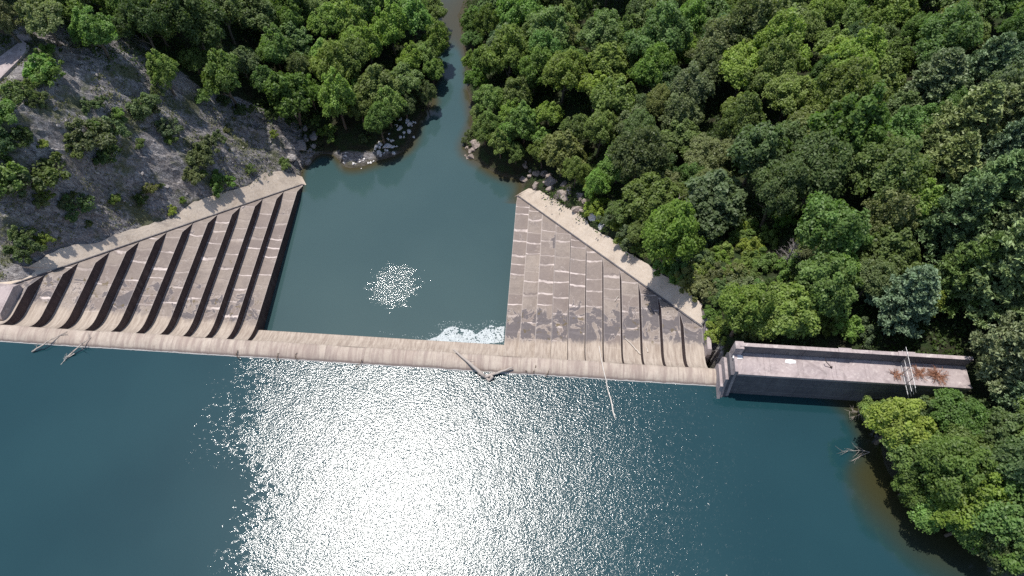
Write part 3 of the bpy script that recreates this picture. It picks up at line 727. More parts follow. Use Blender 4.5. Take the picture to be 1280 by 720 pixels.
for i in range(46):
    a = rnd.uniform(0, 1); px = 472 + 46 * a + rnd.gauss(0, 5); py = 192 - 42 * a ** .9 + rnd.gauss(0, 7)
    boulder(px, py, rnd.choice([2, 2.5, 3, 4, 5.5]), 1, 'sunlit whitish boulder in the pile at the tip of the left river bank', 'white boulders at the left river bank')
for i in range(16): boulder(440 + rnd.uniform(-12, 30), 200 + rnd.gauss(0, 5), rnd.choice([1.5, 2, 3]), 1, 'small pale rock at the water below the round bright bush', 'pale rocks at the left shore')
for (px, py, r_, mi, lab) in [(377,183,12,0,'large grey jagged outcrop at the pool corner beside the left apron'),(362,196,11,0,'grey outcrop just above the top of the left apron'),(392,170,9,0,'grey outcrop under the trees at the pool corner'),
        (594,182,11,2,'tan rock point on the right bank of the channel'),(588,196,8,2,'low tan rock at the waterline of the right bank point'),(600,168,7,2,'small tan rock behind the right bank point'),
        (670,232,9,2,'tan rock at the pool edge above the right apron'),(690,228,13,2,'largest tan rock above the top of the right apron'),(705,243,12,2,'tan rock next to the right apron under the trees'),(722,262,9,2,'tan rock halfway along the bushes by the right apron'),
        (742,270,10,1,'pale rock among bushes beside the right apron'),(752,283,6,1,'small pale rock lower down beside the right apron'),(838,330,7,2,'brown rock in the shrubs by the lower right apron'),
        (655,224,7,2,'outermost tan rock reaching into the pool on the right')]:
    boulder(px, py, r_, mi, lab, None, None, 'rock_outcrop')
for i in range(30):
    px, py = rnd.uniform(655, 735), 0; py = 216 + (px - 655) * .62 + rnd.uniform(-16, 6)
    boulder(px, py, rnd.choice([3, 4, 5.5, 7]), 2, 'angular tan rock in the outcrop above the top of the right apron', 'tan rocks above the right apron', None, 'rock_outcrop')
for i in range(14):
    boulder(592 + rnd.gauss(0, 5), 183 + rnd.gauss(0, 9), rnd.choice([3, 4, 5.5]), 2, 'tan rock piled at the point of the right river bank', 'tan rocks at the right bank point', None, 'rock_outcrop')
for i in range(16):
    boulder(378 + rnd.gauss(0, 9), 182 + rnd.gauss(0, 10), rnd.choice([3, 4, 6]), 0, 'angular grey rock at the pool corner above the left apron', 'grey rocks at the pool corner', None, 'rock_outcrop')
RR = random.Random(3)
for i in range(110):
    px = RR.uniform(20, 360); py = RR.uniform(90, 290)
    if not inpoly(np.array([px]), np.array([py]), [(70,60),(160,70),(230,130),(360,170),(350,205),(220,260),(60,305),(30,280),(60,160)])[0]: continue
    boulder(px, py, RR.choice([1.5, 2, 2.5, 3.5]), 0, 'loose grey rock on the bare rocky hillside above the left apron', 'loose rocks on the left hillside')

# ------------------------------------------------------------------ foliage
def leaf_mat(name, trans=.48):
    m = NT(name); oi = m.n('ShaderNodeObjectInfo'); at = m.n('ShaderNodeAttribute', attribute_name='tint').outputs['Fac']
    k = m.math('MULTIPLY_ADD', at, .8, .9)
    cmb = m.n('ShaderNodeCombineXYZ')
    for i in range(3): m.l(k, cmb.inputs[i])
    c = m.mix(1., oi.outputs['Color'], cmb.outputs[0], 'MULTIPLY')
    p = m.pos(); c = m.mix(m.math('MULTIPLY', m.noise(p, .5, 3), .3), c, (.1, .12, .03))
    d = m.n('ShaderNodeBsdfPrincipled'); m.l(c, d.inputs['Base Color']); d.inputs['Roughness'].default_value = .5; d.inputs['Specular IOR Level'].default_value = .35
    t = m.n('ShaderNodeBsdfTranslucent'); m.l(m.mix(1., c, (1.1, 1.25, .5), 'MULTIPLY'), t.inputs['Color'])
    x = m.n('ShaderNodeMixShader'); x.inputs[0].default_value = trans; m.l(d.outputs[0], x.inputs[1]); m.l(t.outputs[0], x.inputs[2]); m.l(x.outputs[0], m.out.inputs[0])
    return m.mat
M_LEAF = leaf_mat('foliage'); M_NEEDLE = leaf_mat('needles', .15)
def leaves(C, N, size, rs, aspect=1.5):
    """quads bent along the middle at centres C facing N"""
    n = len(C); N = N / (np.linalg.norm(N, axis=1, keepdims=True) + 1e-9)
    r = rs.normal(size=(n, 3)); t = np.cross(N, r); t /= np.linalg.norm(t, axis=1, keepdims=True) + 1e-9; b = np.cross(N, t)
    s = size * rs.uniform(.6, 1.35, (n, 1)); t = t * s * aspect; b = b * s
    V = np.stack([C - t * .5, C - b * .5 + N * s * .12, C + t * .5 - N * s * .25, C + b * .5 + N * s * .12], 1).reshape(-1, 3)
    return V, np.arange(4 * n).reshape(n, 4)
def crown(seed, rx, rz, ncl, nleaf, size, flat=1., open_=.0):
    rs = np.random.RandomState(seed); C = []; N = []; Tt = []
    # lobes of the crown first, then clumps on the lobes
    nl = rs.randint(4, 7); lob = [(0, 0, rz * .35, rx * .62)]
    for i in range(nl):
        a = 6.283 * i / nl + rs.uniform(-.4, .4); d = rx * rs.uniform(.38, .62); lob.append((math.cos(a) * d, math.sin(a) * d, rz * rs.uniform(-.15, .35), rx * rs.uniform(.32, .5)))
    for c in range(ncl):
        lx, ly, lz, lr = lob[rs.randint(len(lob))]
        u = rs.normal(size=3); u[2] = abs(u[2]) * 1.0 - .35; u /= np.linalg.norm(u)
        cen = np.array([lx, ly, lz]) + u * lr * np.array([1, 1, rz / rx * .95]) * rs.uniform(.7, 1.15)
        r = rx * rs.uniform(.09, .2); n = int(nleaf / ncl * (r / (rx * .145)) ** 2)
        v = rs.normal(size=(n, 3)); v[:, 2] = np.abs(v[:, 2]) * .9 - .25; v /= np.linalg.norm(v, axis=1, keepdims=True)
        q = cen + v * r * rs.uniform(.4, 1.25, (n, 1)) * np.array([1., 1., 1.5]) + u * rs.uniform(0, .5)
        C.append(q); N.append(v * .6 + u * .3 + rs.normal(size=(n, 3)) * .55 + np.array([-.05, .08, .6])); Tt.append(np.full(n, rs.uniform(.15, .85)) + rs.uniform(-.25, .25, n))
    ni = nleaf // 5                                  # inner foliage fills the crown
    for (lx, ly, lz, lr) in lob:
        n = ni // len(lob); v = rs.normal(size=(n, 3)); v /= np.linalg.norm(v, axis=1, keepdims=True)
        C.append(np.array([lx, ly, lz]) + v * lr * rs.uniform(.5, .92, (n, 1)) * np.array([1, 1, rz / rx * .9])); N.append(v + rs.normal(size=(n, 3)) * .6 + np.array([0, 0, .5])); Tt.append(rs.uniform(.1, .6, n))
    C = np.concatenate(C); N = np.concatenate(N); Tt = np.concatenate(Tt)
    C[:, :2] *= (1.06 - .22 * np.clip(C[:, 2:3] / rz, -1, 1.2))     # a little narrower towards the top
    V, F = leaves(C, N, size, rs); me = np_mesh('crown', V, F, [M_LEAF])
    a = me.attributes.new('tint', 'FLOAT', 'FACE'); a.data.foreach_set('value', np.clip(Tt, 0, 1).astype(np.float32)); return me
def trunk_mesh(seed, h, r0, spread, mat, limbs=6, lean=.1):
    rr = random.Random(seed); mb = MB(); pts = [Vector((0, 0, -1.2))]; n = 7
    lx, ly = rr.uniform(-lean, lean), rr.uniform(-lean, lean)
    for i in range(1, n + 1): t = i / n; pts.append(Vector((lx * h * t + rr.uniform(-.1, .1), ly * h * t + rr.uniform(-.1, .1), h * t)))
    mb.tube(pts, [r0 * (1.25 if i == 0 else 1 - .8 * i / n) for i in range(n + 1)], 8)
    for i in range(limbs):
        t = .4 + .5 * i / limbs; b = pts[0].lerp(pts[-1], t); a = i * 2.4 + rr.uniform(-.3, .3); e = b + Vector((math.cos(a) * spread, math.sin(a) * spread, h * .22))
        mid = b.lerp(e, .5) + Vector((0, 0, .3)); mb.tube([b, mid, e], [r0 * .35, r0 * .22, r0 * .06], 6)
        for s_ in range(3):
            e2 = mid + Vector((rr.uniform(-1, 1), rr.uniform(-1, 1), rr.uniform(.2, 1))) * spread * .5; mb.tube([mid, e2], [r0 * .14, r0 * .04], 5)
    me = bpy.data.meshes.new('trunk'); me.from_pydata(mb.v, [], mb.f); me.materials.append(mat); return me
# unit prototypes: crown radius 4 m
BL = []
for s_ in range(8):
    rz = [4.2, 5.4, 3.6, 4.8, 5.8, 4.0, 5.0, 4.4][s_]
    BL.append((crown(100 + s_, 4.0, rz, [110, 150, 95, 170, 130, 150, 100, 140][s_], [13500, 15500, 12000, 16500, 14500, 15500, 12200, 14000][s_], [.26, .22, .29, .22, .25, .23, .3, .24][s_]), trunk_mesh(s_, 8.5, .3, 2.2, M_BARK)))
BU = []
for s_ in range(4): BU.append((crown(200 + s_, 2.4, 2.1, 34, 5200, .19), trunk_mesh(40 + s_, 1.6, .1, .9, M_BARK, 5)))
def pine(seed, h=12., r0=3.6):
    rs = np.random.RandomState(seed); C = []; N = []; Tt = []; mb = MB()
    nt = 13
    for i in range(nt):
        t = i / (nt - 1); z = h * (.22 + .76 * t); r = r0 * (1 - t) ** .75 * rs.uniform(.85, 1.1) + .35; nb = rs.randint(5, 8); a0 = rs.uniform(0, 6)
        for j in range(nb):
            a = a0 + 6.283 * j / nb + rs.uniform(-.25, .25); L = r * rs.uniform(.75, 1.12); dirv = np.array([math.cos(a), math.sin(a), .12 + .3 * t]); side = np.array([-math.sin(a), math.cos(a), 0])
            if i % 2 == 0: mb.tube([(0, 0, z), (dirv[0]*L*.9, dirv[1]*L*.9, z + dirv[2]*L*.8)], [.05, .015], 4)
            ntf = int(6 + L * 4.5); tint = rs.uniform(.2, .8)
            for q in range(ntf):
                f = .25 + .75 * (q / ntf) ** .8; c = np.array([0, 0, z]) + dirv * L * f + side * rs.uniform(-1, 1) * L * .28 * (1.15 - f * .7) * 1.3; c[2] += rs.uniform(-.1, .12)
                n = 13; d = rs.normal(size=(n, 3)) * .9 + dirv * .9 + np.array([0, 0, .5]); d /= np.linalg.norm(d, axis=1, keepdims=True)
                C.append(c + d * rs.uniform(.1, .38, (n, 1))); N.append(np.cross(d, rs.normal(size=(n, 3))) + np.array([0, 0, .45])); Tt.append(np.full(n, tint) + rs.uniform(-.2, .2, n))
    C = np.concatenate(C); N = np.concatenate(N); Tt = np.concatenate(Tt); V, F = leaves(C, N, .2, rs, 2.2)
    me = np_mesh('crown', V, F, [M_NEEDLE]); a = me.attributes.new('tint', 'FLOAT', 'FACE'); a.data.foreach_set('value', np.clip(Tt, 0, 1).astype(np.float32))
    mb.tube([(0, 0, -1), (0, 0, h * .5), (0, 0, h)], [.28, .16, .03], 8)
    tm = bpy.data.meshes.new('trunk'); tm.from_pydata(mb.v, [], mb.f); tm.materials.append(M_BARK); return me, tm
PI_ = [pine(300 + s_) for s_ in range(4)]

TINT = {'dark green': (0.088, 0.134, 0.044), 'mid green': (0.127, 0.194, 0.050), 'bright green': (0.157, 0.243, 0.052), 'yellow green': (0.200, 0.275, 0.054),
        'olive green': (0.135, 0.171, 0.067), 'grey green': (0.145, 0.186, 0.088), 'blue green': (0.145, 0.202, 0.094)}
PLACED = []
def plant(kind, x, y, z, r, shade, zone, h=None, cat=None, lab=None, grp=None):
    """kind: broadleaf_tree / pine_tree / bush"""
    if kind == 'broadleaf_tree': me, tm = rnd.choice(BL); s_ = r / 4.0; hz = rnd.uniform(.82, 1.32); cz = 6.6
    elif kind == 'pine_tree': me, tm = rnd.choice(PI_); s_ = r / 3.8; hz = rnd.uniform(.9, 1.15); cz = 0
    else: me, tm = rnd.choice(BU); s_ = r / 2.0; hz = rnd.uniform(.8, 1.1); cz = .8
    root = bpy.data.objects.new(kind, None); col.objects.link(root); root.location = (x, y, z); root.rotation_euler = (0, 0, rnd.uniform(0, 6.28)); root.scale = (s_, s_ * rnd.uniform(.9, 1.1), s_ * hz); root.empty_display_size = .5
    c = bpy.data.objects.new('crown', me); col.objects.link(c); c.parent = root; c.location = (0, 0, cz)
    t = bpy.data.objects.new('trunk', tm); col.objects.link(t); t.parent = root
    v = rnd.uniform(.8, 1.22); b = TINT[shade]; c.color = (b[0] * v * rnd.uniform(.85, 1.2), b[1] * v, b[2] * v * rnd.uniform(.8, 1.3), 1)
    PLACED.append(dict(o=root, kind=kind, x=x, y=y, r=r, shade=shade, zone=zone, lab=lab, grp=grp, cat=cat or {'broadleaf_tree': 'tree', 'pine_tree': 'pine', 'bush': 'bush'}[kind]))
    return root
def at_px(kind, px, py, rpx, shade, zone, lab=None):
    """plant whose crown middle is seen at (px, py) in the photo"""
    r = rpx / 7.6; hc = {'broadleaf_tree': 1.75 * r, 'pine_tree': 1.9 * r, 'bush': .6 * r}[kind]
    g_ = ground_at(px, py, hc); return plant(kind, g_.x, g_.y, max(g_.z, POOL_Z - .1), r, shade, zone, lab=lab)

EX = [  # salient plants
 ('broadleaf_tree', 476, 158, 22, 'bright green', 'left river bank', 'round bright green tree standing out over the white boulders on the left bank'),
 ('broadleaf_tree', 425, 132, 30, 'bright green', 'left river bank', 'broad bright green tree behind the round one on the left bank'),
 ('broadleaf_tree', 470, 108, 30, 'mid green', 'left river bank', 'mid green spreading tree above the bright pair on the left bank'),
 ('broadleaf_tree', 530, 65, 24, 'bright green', 'left river bank', 'bright tree leaning out where the left bank channel narrows'),
 ('broadleaf_tree', 405, 75, 26, 'bright green', 'left river bank', None), ('broadleaf_tree', 440, 55, 28, 'bright green', 'left river bank', None),
 ('broadleaf_tree', 490, 40, 30, 'bright green', 'left river bank', None), ('broadleaf_tree', 450, 12, 30, 'mid green', 'left river bank', None), ('broadleaf_tree', 510, 8, 26, 'bright green', 'left river bank', None),
 ('broadleaf_tree', 388, 118, 20, 'bright green', 'left river bank', None), ('broadleaf_tree', 515, 95, 18, 'mid green', 'left river bank', None),
 ('broadleaf_tree', 678, 190, 21, 'mid green', 'right river bank', 'small rounded tree on the shore left of the tan rocks'),
 ('broadleaf_tree', 612, 120, 26, 'bright green', 'right river bank', 'bright green tree overhanging the channel above the right rock point'),
 ('broadleaf_tree', 607, 80, 24, 'mid green', 'right river bank', None), ('broadleaf_tree', 612, 38, 26, 'mid green', 'right river bank', None), ('broadleaf_tree', 615, 5, 26, 'mid green', 'right river bank', None),
 ('broadleaf_tree', 650, 110, 28, 'mid green', 'right river bank', None), ('broadleaf_tree', 655, 155, 24, 'mid green', 'right river bank', None),
 ('broadleaf_tree', 705, 95, 34, 'bright green', 'right river bank', None), ('broadleaf_tree', 745, 110, 28, 'yellow green', 'right river bank', None), ('broadleaf_tree', 760, 80, 28, 'bright green', 'right river bank', None), ('broadleaf_tree', 660, 50, 30, 'mid green', 'right river bank', None),
 ('broadleaf_tree', 985, 385, 33, 'bright green', 'the scrub behind the deck', 'big bright green tree directly behind the deck'),
 ('broadleaf_tree', 930, 392, 28, 'bright green', 'the scrub behind the deck', 'bright green tree by the upright end wall'),
 ('broadleaf_tree', 958, 400, 24, 'yellow green', 'the scrub behind the deck', None), ('broadleaf_tree', 1030, 365, 30, 'mid green', 'the scrub behind the deck', None), ('broadleaf_tree', 1140, 262, 28, 'yellow green', 'the forest behind the deck', 'yellow green tree rising between the pines and the scrub'), ('broadleaf_tree', 1115, 310, 30, 'mid green', 'the forest behind the deck', None),
 ('broadleaf_tree', 1090, 350, 24, 'olive green', 'the forest behind the deck', None), ('broadleaf_tree', 1160, 375, 18, 'yellow green', 'the forest behind the deck', None),
 ('pine_tree', 1215, 150, 42, 'blue green', 'the right forest edge', 'uppermost big blue green pine at the right edge'), ('pine_tree', 1190, 205, 40, 'blue green', 'the right forest edge', None), ('pine_tree', 1245, 235, 44, 'blue green', 'the right forest edge', None), ('pine_tree', 1200, 270, 38, 'blue green', 'the right forest edge', None),
 ('pine_tree', 1262, 330, 44, 'blue green', 'the right forest edge', None), ('pine_tree', 1215, 335, 34, 'dark green', 'the right forest edge', None), ('pine_tree', 1284, 432, 38, 'blue green', 'the right forest edge', 'lowest blue green pine reaching over the end of the deck'), ('pine_tree', 1290, 495, 26, 'grey green', 'the right forest edge', None), ('pine_tree', 1255, 190, 30, 'blue green', 'the right forest edge', None), ('pine_tree', 1275, 275, 34, 'blue green', 'the right forest edge', None),
 ('broadleaf_tree', 1120, 535, 27, 'yellow green', 'the lake shore clump', 'yellow green tree at the water right below the gate'), ('broadleaf_tree', 1150, 565, 27, 'bright green', 'the lake shore clump', None), ('broadleaf_tree', 1185, 590, 32, 'mid green', 'the lake shore clump', None), ('broadleaf_tree', 1215, 620, 32, 'bright green', 'the lake shore clump', 'large bright tree nearest the lake in the lower right corner'),
 ('broadleaf_tree', 1225, 575, 30, 'mid green', 'the lake shore clump', None), ('broadleaf_tree', 1265, 640, 34, 'mid green', 'the lake shore clump', None), ('broadleaf_tree', 1268, 590, 32, 'olive green', 'the lake shore clump', None), ('bush', 1190, 520, 22, 'olive green', 'the lake shore clump', 'olive bush against the foot of the deck wall'), ('bush', 1160, 518, 18, 'olive green', 'the lake shore clump', None), ('bush', 1220, 530, 22, 'olive green', 'the lake shore clump', None), ('broadleaf_tree', 1245, 545, 24, 'olive green', 'the lake shore clump', None),
 ('broadleaf_tree', 1145, 606, 20, 'mid green', 'the lake shore clump', None), ('broadleaf_tree', 1172, 634, 22, 'bright green', 'the lake shore clump', None), ('broadleaf_tree', 1207, 658, 22, 'mid green', 'the lake shore clump', None), ('broadleaf_tree', 1245, 674, 24, 'dark green', 'the lake shore clump', None), ('broadleaf_tree', 1282, 690, 26, 'mid green', 'the lake shore clump', None), ('broadleaf_tree', 1098, 520, 17, 'yellow green', 'the lake shore clump', None),
 # rocky hillside
 ('bush', 140, 205, 24, 'olive green', 'the bare rocky hillside', 'largest dark olive bush in the middle of the rocky hillside'), ('bush', 125, 218, 17, 'dark green', 'the bare rocky hillside', None), ('bush', 152, 220, 15, 'dark green', 'the bare rocky hillside', None), ('bush', 138, 190, 9, 'bright green', 'the bare rocky hillside', 'small bright bush on top of the dark clump on the rocky hillside'),
 ('bush', 142, 160, 17, 'olive green', 'the bare rocky hillside', None), ('bush', 150, 148, 9, 'yellow green', 'the bare rocky hillside', None), ('bush', 182, 140, 18, 'olive green', 'the bare rocky hillside', None), ('bush', 210, 158, 15, 'olive green', 'the bare rocky hillside', None), ('bush', 123, 126, 8, 'olive green', 'the bare rocky hillside', None),
 ('broadleaf_tree', 207, 98, 20, 'bright green', 'the bare rocky hillside', 'lone bright green tree at the upper edge of the rocky hillside'), ('bush', 248, 195, 18, 'olive green', 'the bare rocky hillside', None), ('bush', 240, 220, 13, 'olive green', 'the bare rocky hillside', None), ('bush', 275, 228, 16, 'mid green', 'the bare rocky hillside', 'green rounded bush close above the left apron'), ('bush', 312, 210, 8, 'olive green', 'the bare rocky hillside', None), ('bush', 212, 260, 7, 'yellow green', 'the bare rocky hillside', 'small yellow green bush at the very edge of the left apron'), ('bush', 228, 250, 5, 'yellow green', 'the bare rocky hillside', None), ('bush', 260, 180, 11, 'olive green', 'the bare rocky hillside', None),
 ('bush', 18, 170, 26, 'dark green', 'the left hillside border', None), ('bush', 40, 190, 18, 'dark green', 'the left hillside border', None), ('bush', 62, 210, 15, 'bright green', 'the left hillside border', None), ('bush', 15, 240, 24, 'bright green', 'the left hillside border', None), ('bush', 35, 250, 20, 'dark green', 'the left hillside border', None), ('bush', 72, 228, 12, 'dark green', 'the left hillside border', None), ('bush', 30, 310, 16, 'dark green', 'the left hillside border', 'dark bush standing just above the left end of the apron'), ('bush', 25, 290, 12, 'olive green', 'the left hillside border', None), ('bush', 12, 205, 20, 'dark green', 'the left hillside border', None),
 ('bush', 50, 86, 17, 'bright green', 'the end of the road', 'bright bush beside the end of the road'), ('bush', 58, 92, 16, 'mid green', 'the end of the road', None), ('bush', 30, 112, 13, 'mid green', 'the end of the road', None), ('bush', 60, 70, 11, 'bright green', 'the end of the road', None), ('bush', 12, 118, 12, 'olive green', 'the end of the road', None), ('broadleaf_tree', 50, 22, 24, 'grey green', 'the forest above the road', 'grey green tree standing over the low wall'), ('broadleaf_tree', 115, 38, 26, 'mid green', 'the forest above the road', None), ('broadleaf_tree', 8, 30, 18, 'olive green', 'the forest above the road', None),
]
for e in EX: at_px(*e[:6], e[6] if len(e) > 6 else None)
for (px, py) in [(543,12),(546,38),(540,88),(533,118),(505,128),(547,62)]: at_px('broadleaf_tree', px, py, rnd.uniform(18, 24), rnd.choice(['mid green', 'bright green', 'dark green']), 'the left channel edge')
for (px, py) in [(592,15),(590,48),(591,78),(594,105),(600,140),(606,163),(632,170)]: at_px('broadleaf_tree', px, py, rnd.uniform(15, 20), rnd.choice(['mid green', 'bright green']), 'the right channel edge')
hr = random.Random(77); nh = 0
while nh < 34:
    px, py = hr.uniform(15, 350), hr.uniform(95, 300)
    if not inpoly(np.array([px]), np.array([py]), [(60,70),(150,75),(220,130),(350,165),(350,195),(215,255),(45,305),(20,280),(20,120)])[0]: continue
    at_px('bush', px, py, hr.uniform(4, 10), hr.choice(['olive green', 'olive green', 'mid green', 'yellow green', 'dark green']), 'the bare rocky hillside'); nh += 1
for (px, py, r_) in [(625,182,17),(645,190,15),(612,160,19),(640,160,20),(590,30,20),(720,215,20),(745,235,18),(775,265,18),(800,290,16),(700,190,18)]: at_px('broadleaf_tree', px, py, r_, rnd.choice(['mid green', 'mid green', 'bright green', 'olive green']), 'the right shore thicket')
# low shrubs along the right apron and in the scrub clearing
apx = [(742,262),(755,280),(770,292),(785,302),(800,312),(815,322),(832,338),(848,345),(862,352),(878,362),(890,378),(892,400),(897,425),(905,415),(778,280),(810,295),(835,312),(860,325),(880,335),(905,345),(925,335),(900,320),(880,305),(915,300),(930,318),(948,330),(930,290),(905,370),(925,360),(1010,410),(1040,405),(1060,415),(1085,420),(950,418),(735,240)]
for (a, b) in apx: at_px('bush', a + rnd.uniform(4, 10) * (b < 395), b + rnd.uniform(-8, -2), rnd.uniform(9, 17), rnd.choice(['mid green', 'bright green', 'bright green', 'yellow green', 'olive green']), 'the shrubs beside the right apron' if a < 900 else 'the scrub behind the deck')
for (a, b) in [(375,140),(395,150),(365,150),(340,140),(410,165),(300,138),(280,125),(250,118),(590,172),(638,185),(645,170),(355,205),(455,172),(500,140)]: at_px('bush', a, b, rnd.uniform(8, 14), rnd.choice(['mid green', 'dark green']), 'the river bank thickets')

# forest filling: dart throwing on the land, spacing from crown sizes
def zone_of(px, py):
    if px < 560:
        if px < 180: return 'the wood above the hillside'
        if px < 370: return 'the wood above the rocks'
        return 'the left river bank wood'
    if px < 760: return 'the right bank wood'
    if px > 1080 and py > 470: return 'the lake shore clump'
    row = 'far top' if py < 110 else ('middle' if py < 250 else 'lower')
    c_ = 'left' if px < 930 else ('centre' if px < 1100 else 'right edge')
    return 'the right forest, %s %s' % (row, c_) if c_ != 'right edge' else 'the right forest edge'
cands = []
fr_ = random.Random(21)
xs_ = [(fr_.uniform(-140, 150), fr_.uniform(-5, 190)) for _ in range(15000)]
XA = np.array(xs_); ZA = terrain_z(XA[:, 0], XA[:, 1])
n_tree = sum(1 for q in PLACED if q['kind'] == 'broadleaf_tree'); n_pine = 0
from math import hypot
grid = {}
def near_ok(x, y, r):
    for q in PLACED:
        if q['kind'] == 'bush': continue
        if abs(q['x'] - x) < 9 and abs(q['y'] - y) < 9 and hypot(q['x'] - x, q['y'] - y) < (q['r'] + r) * .56: return False
    return True
for (x, y), z in zip(xs_, ZA):
    if z < POOL_Z + .7 or abs(z - LAKE_Z) < .35 and y < 42 or (z < 6.4 and y < 42): continue
    r = fr_.choice([2.9, 3.5, 4.0, 4.6, 5.2]); u = fr_.random()
    a, b = proj(x, y, z + 1.75 * r)
    if a < -45 or a > 1325 or b < -50 or b > 745: continue
    ok = any(inpoly(np.array([a]), np.array([b]), pl)[0] for pl in (CANOPY_R, CANOPY_L, CANOPY_S))
    if not ok or inpoly(np.array([a]), np.array([b]), GAP)[0] or inpoly(np.array([a]), np.array([b]), CLEAR)[0]: continue
    a0, b0 = proj(x, y, z)
    if a0 > 895 and a0 < 1240 and b0 > 415 and b0 < 512: continue
    if 45 > y > 39 and x < 62: continue
    if not near_ok(x, y, r): continue
    kind = 'broadleaf_tree'
    if a < 560:
        sh = fr_.choice(['dark green', 'dark green', 'mid green', 'mid green', 'grey green']) if a < 380 else fr_.choice(['mid green', 'bright green', 'bright green'])
    elif a > 1140 and 60 < b < (430 if a < 1250 else 490) and fr_.random() < .75: kind = 'pine_tree'; sh = fr_.choice(['blue green', 'blue green', 'grey green'])
    elif 780 < a < 1080 and 130 < b < 300: sh = fr_.choice(['olive green', 'grey green', 'dark green', 'dark green', 'mid green', 'olive green'])
    elif a > 1080: sh = fr_.choice(['mid green', 'bright green', 'mid green', 'olive green'])
    else: sh = fr_.choice(['mid green', 'bright green', 'mid green', 'dark green', 'olive green', 'bright green'])
    if kind == 'broadleaf_tree' and n_tree >= 296: continue
    if kind == 'broadleaf_tree': n_tree += 1
    plant(kind, x, y, float(z) - .2, r, sh, zone_of(a, b))
print('plants', len(PLACED), 'broadleaf', n_tree)

for i in range(48):
    a, b = fr_.uniform(840, 1025), fr_.uniform(265, 375)
    if inpoly(np.array([a]), np.array([b]), CLEAR)[0] and hypot(a - 987, b - 315) > 14: at_px('bush', a, b, fr_.uniform(8, 15), fr_.choice(['olive green', 'yellow green', 'bright green', 'mid green']), 'the scrub clearing')
# dead grey tree and bleached snags
for (px, py, h, lab, sc) in [(987, 318, 7.5, 'bare grey dead tree standing in the scrub clearing', 1.), (805, 205, 8.0, 'bleached dead snag among the dark crowns of the right forest', .55), (838, 255, 6.5, 'second bleached dead snag nearer the right apron', .6)]:
    g_ = ground_at(px, py, 4. if sc == 1. else 6.5); t = empty('dead_tree', g_, lab, 'dead tree'); rr = random.Random(px)
    mb = MB(); mb.tube([(0, 0, -.8), (.1, 0, h * .5), (0, .1, h)], [.2, .13, .03], 7); mb.build('trunk', M_DEADWOOD, t)
    mb = MB()
    for i in range(26 if sc == 1. else 9):
        z = h * (.25 + .72 * i / 26 * (1 if sc == 1. else 2.8)); z = min(z, h); a = i * 2.4
        twiggy(mb, (.05, .03, z), [(math.cos(a), math.sin(a), .45)], 1.9 * (1.15 - z / h * .75) if sc == 1. else 2.2, .035, 1, rr)
    mb.build('branch', M_DEADWOOD if sc == 1. else M_PALEWOOD, t)

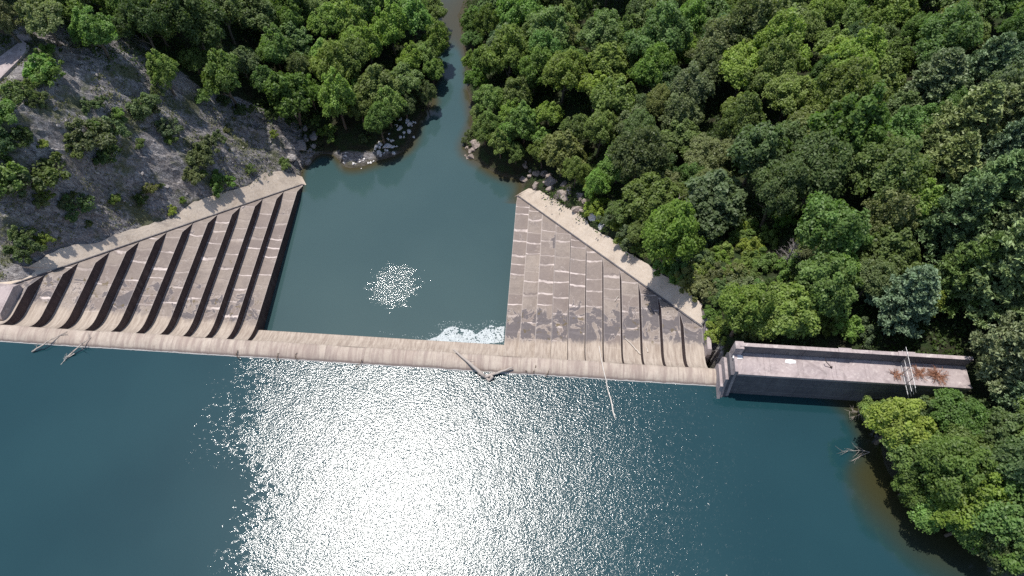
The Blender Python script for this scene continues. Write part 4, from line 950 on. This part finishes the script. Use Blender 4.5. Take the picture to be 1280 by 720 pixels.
# ------------------------------------------------------------------ undergrowth and grass tufts (nobody could count them)
def scatter(name, lab, polys, N, size, tints, seed, nn=9, spread=.35, exclude=None, up=.25):
    rs = np.random.RandomState(seed); C = []; cnt = 0
    x = rs.uniform(-120, 110, N * 12); y = rs.uniform(-5, 175, N * 12); z = terrain_z(x, y); a, b = proj(x, y, z)
    ok = (a > -60) & (a < 1340) & (b > -60) & (b < 780) & (z > POOL_Z + .3) & ~((y < 42.6) & (z < LAKE_Z + .15))
    pm = np.zeros(len(x), bool)
    for pl in polys: pm |= inpoly(a, b, pl)
    dens = vnoise(x / 5, y / 5, seed) + .5 * vnoise(x / 1.7, y / 1.7, seed + 3)
    k = kof(x); dam_ = (k < 11.5) & (y < yg(np.clip(k, 0, 11)) + 4.6) & (y > 41)
    deck = (x > 25) & (x < x1 + .5) & (y > yF - 1.5) & (y < yB + 1.2)
    ok &= pm & (dens > .78) & ~dam_ & ~deck
    x, y, z = x[ok][:N], y[ok][:N], z[ok][:N]; n = len(x)
    C = np.repeat(np.stack([x, y, z], 1), nn, 0) + rs.normal(size=(n * nn, 3)) * spread * np.array([1, 1, .35]) + np.array([0, 0, up])
    Nn = rs.normal(size=(n * nn, 3)) * .7 + np.array([0, 0, .9]); V, F = leaves(C, Nn, size, rs, 1.6)
    me = np_mesh(name, V, F, [M_LEAF]); t = me.attributes.new('tint', 'FLOAT', 'FACE'); t.data.foreach_set('value', np.clip(np.repeat(rs.uniform(.1, .9, n), nn) + rs.uniform(-.2, .2, n * nn), 0, 1).astype(np.float32))
    o = bpy.data.objects.new(name, me); col.objects.link(o); o.color = (*tints, 1); return tag(o, lab, 'vegetation', None, 'stuff')
scatter('grass', 'dry olive grass tufts on the rocky hillside', [ROCK_POLY], 13000, .17, (.13, .14, .065), 5, 8, .32, up=.1)
scatter('undergrowth', 'low leafy undergrowth on the forest floor and banks', [[(560,-60),(1340,-60),(1340,430),(1240,520),(1340,560),(1340,760),(1100,540),(900,440),(640,215)], [(-60,-60),(560,-60),(540,150),(400,180),(250,130),(-60,40)]], 9000, .3, (.05, .085, .022), 6, 10, .6, up=.45)
scatter('scrub_grass', 'pale yellow green grass in the scrub clearing', [[(860,300),(1010,290),(1050,400),(900,420),(850,340)], [(1120,500),(1250,495),(1250,540),(1130,530)]], 2600, .22, (.16, .19, .06), 8, 9, .4, up=.2)

# ------------------------------------------------------------------ labels for the plants, from their look and their neighbours
sizew = lambda q: ('small' if q['r'] < (2.9 if q['kind'] != 'bush' else 1.4) else 'large' if q['r'] > (3.9 if q['kind'] != 'bush' else 2.1) else 'medium')
noun = {'broadleaf_tree': 'tree', 'pine_tree': 'pine', 'bush': 'bush'}
for q in PLACED:
    if q['lab']: lab = q['lab']
    else:
        nb_ = min((w for w in PLACED if w is not q), key=lambda w: (w['x'] - q['x']) ** 2 + (w['y'] - q['y']) ** 2)
        lab = '%s %s %s in %s beside a %s one' % (sizew(q), q['shade'], noun[q['kind']], q['zone'], nb_['shade'])
    tag(q['o'], lab, q['cat'], None if q['lab'] else '%ss of %s' % (noun[q['kind']].replace('bush', 'bushe'), q['zone'].replace('the ', '', 1)))
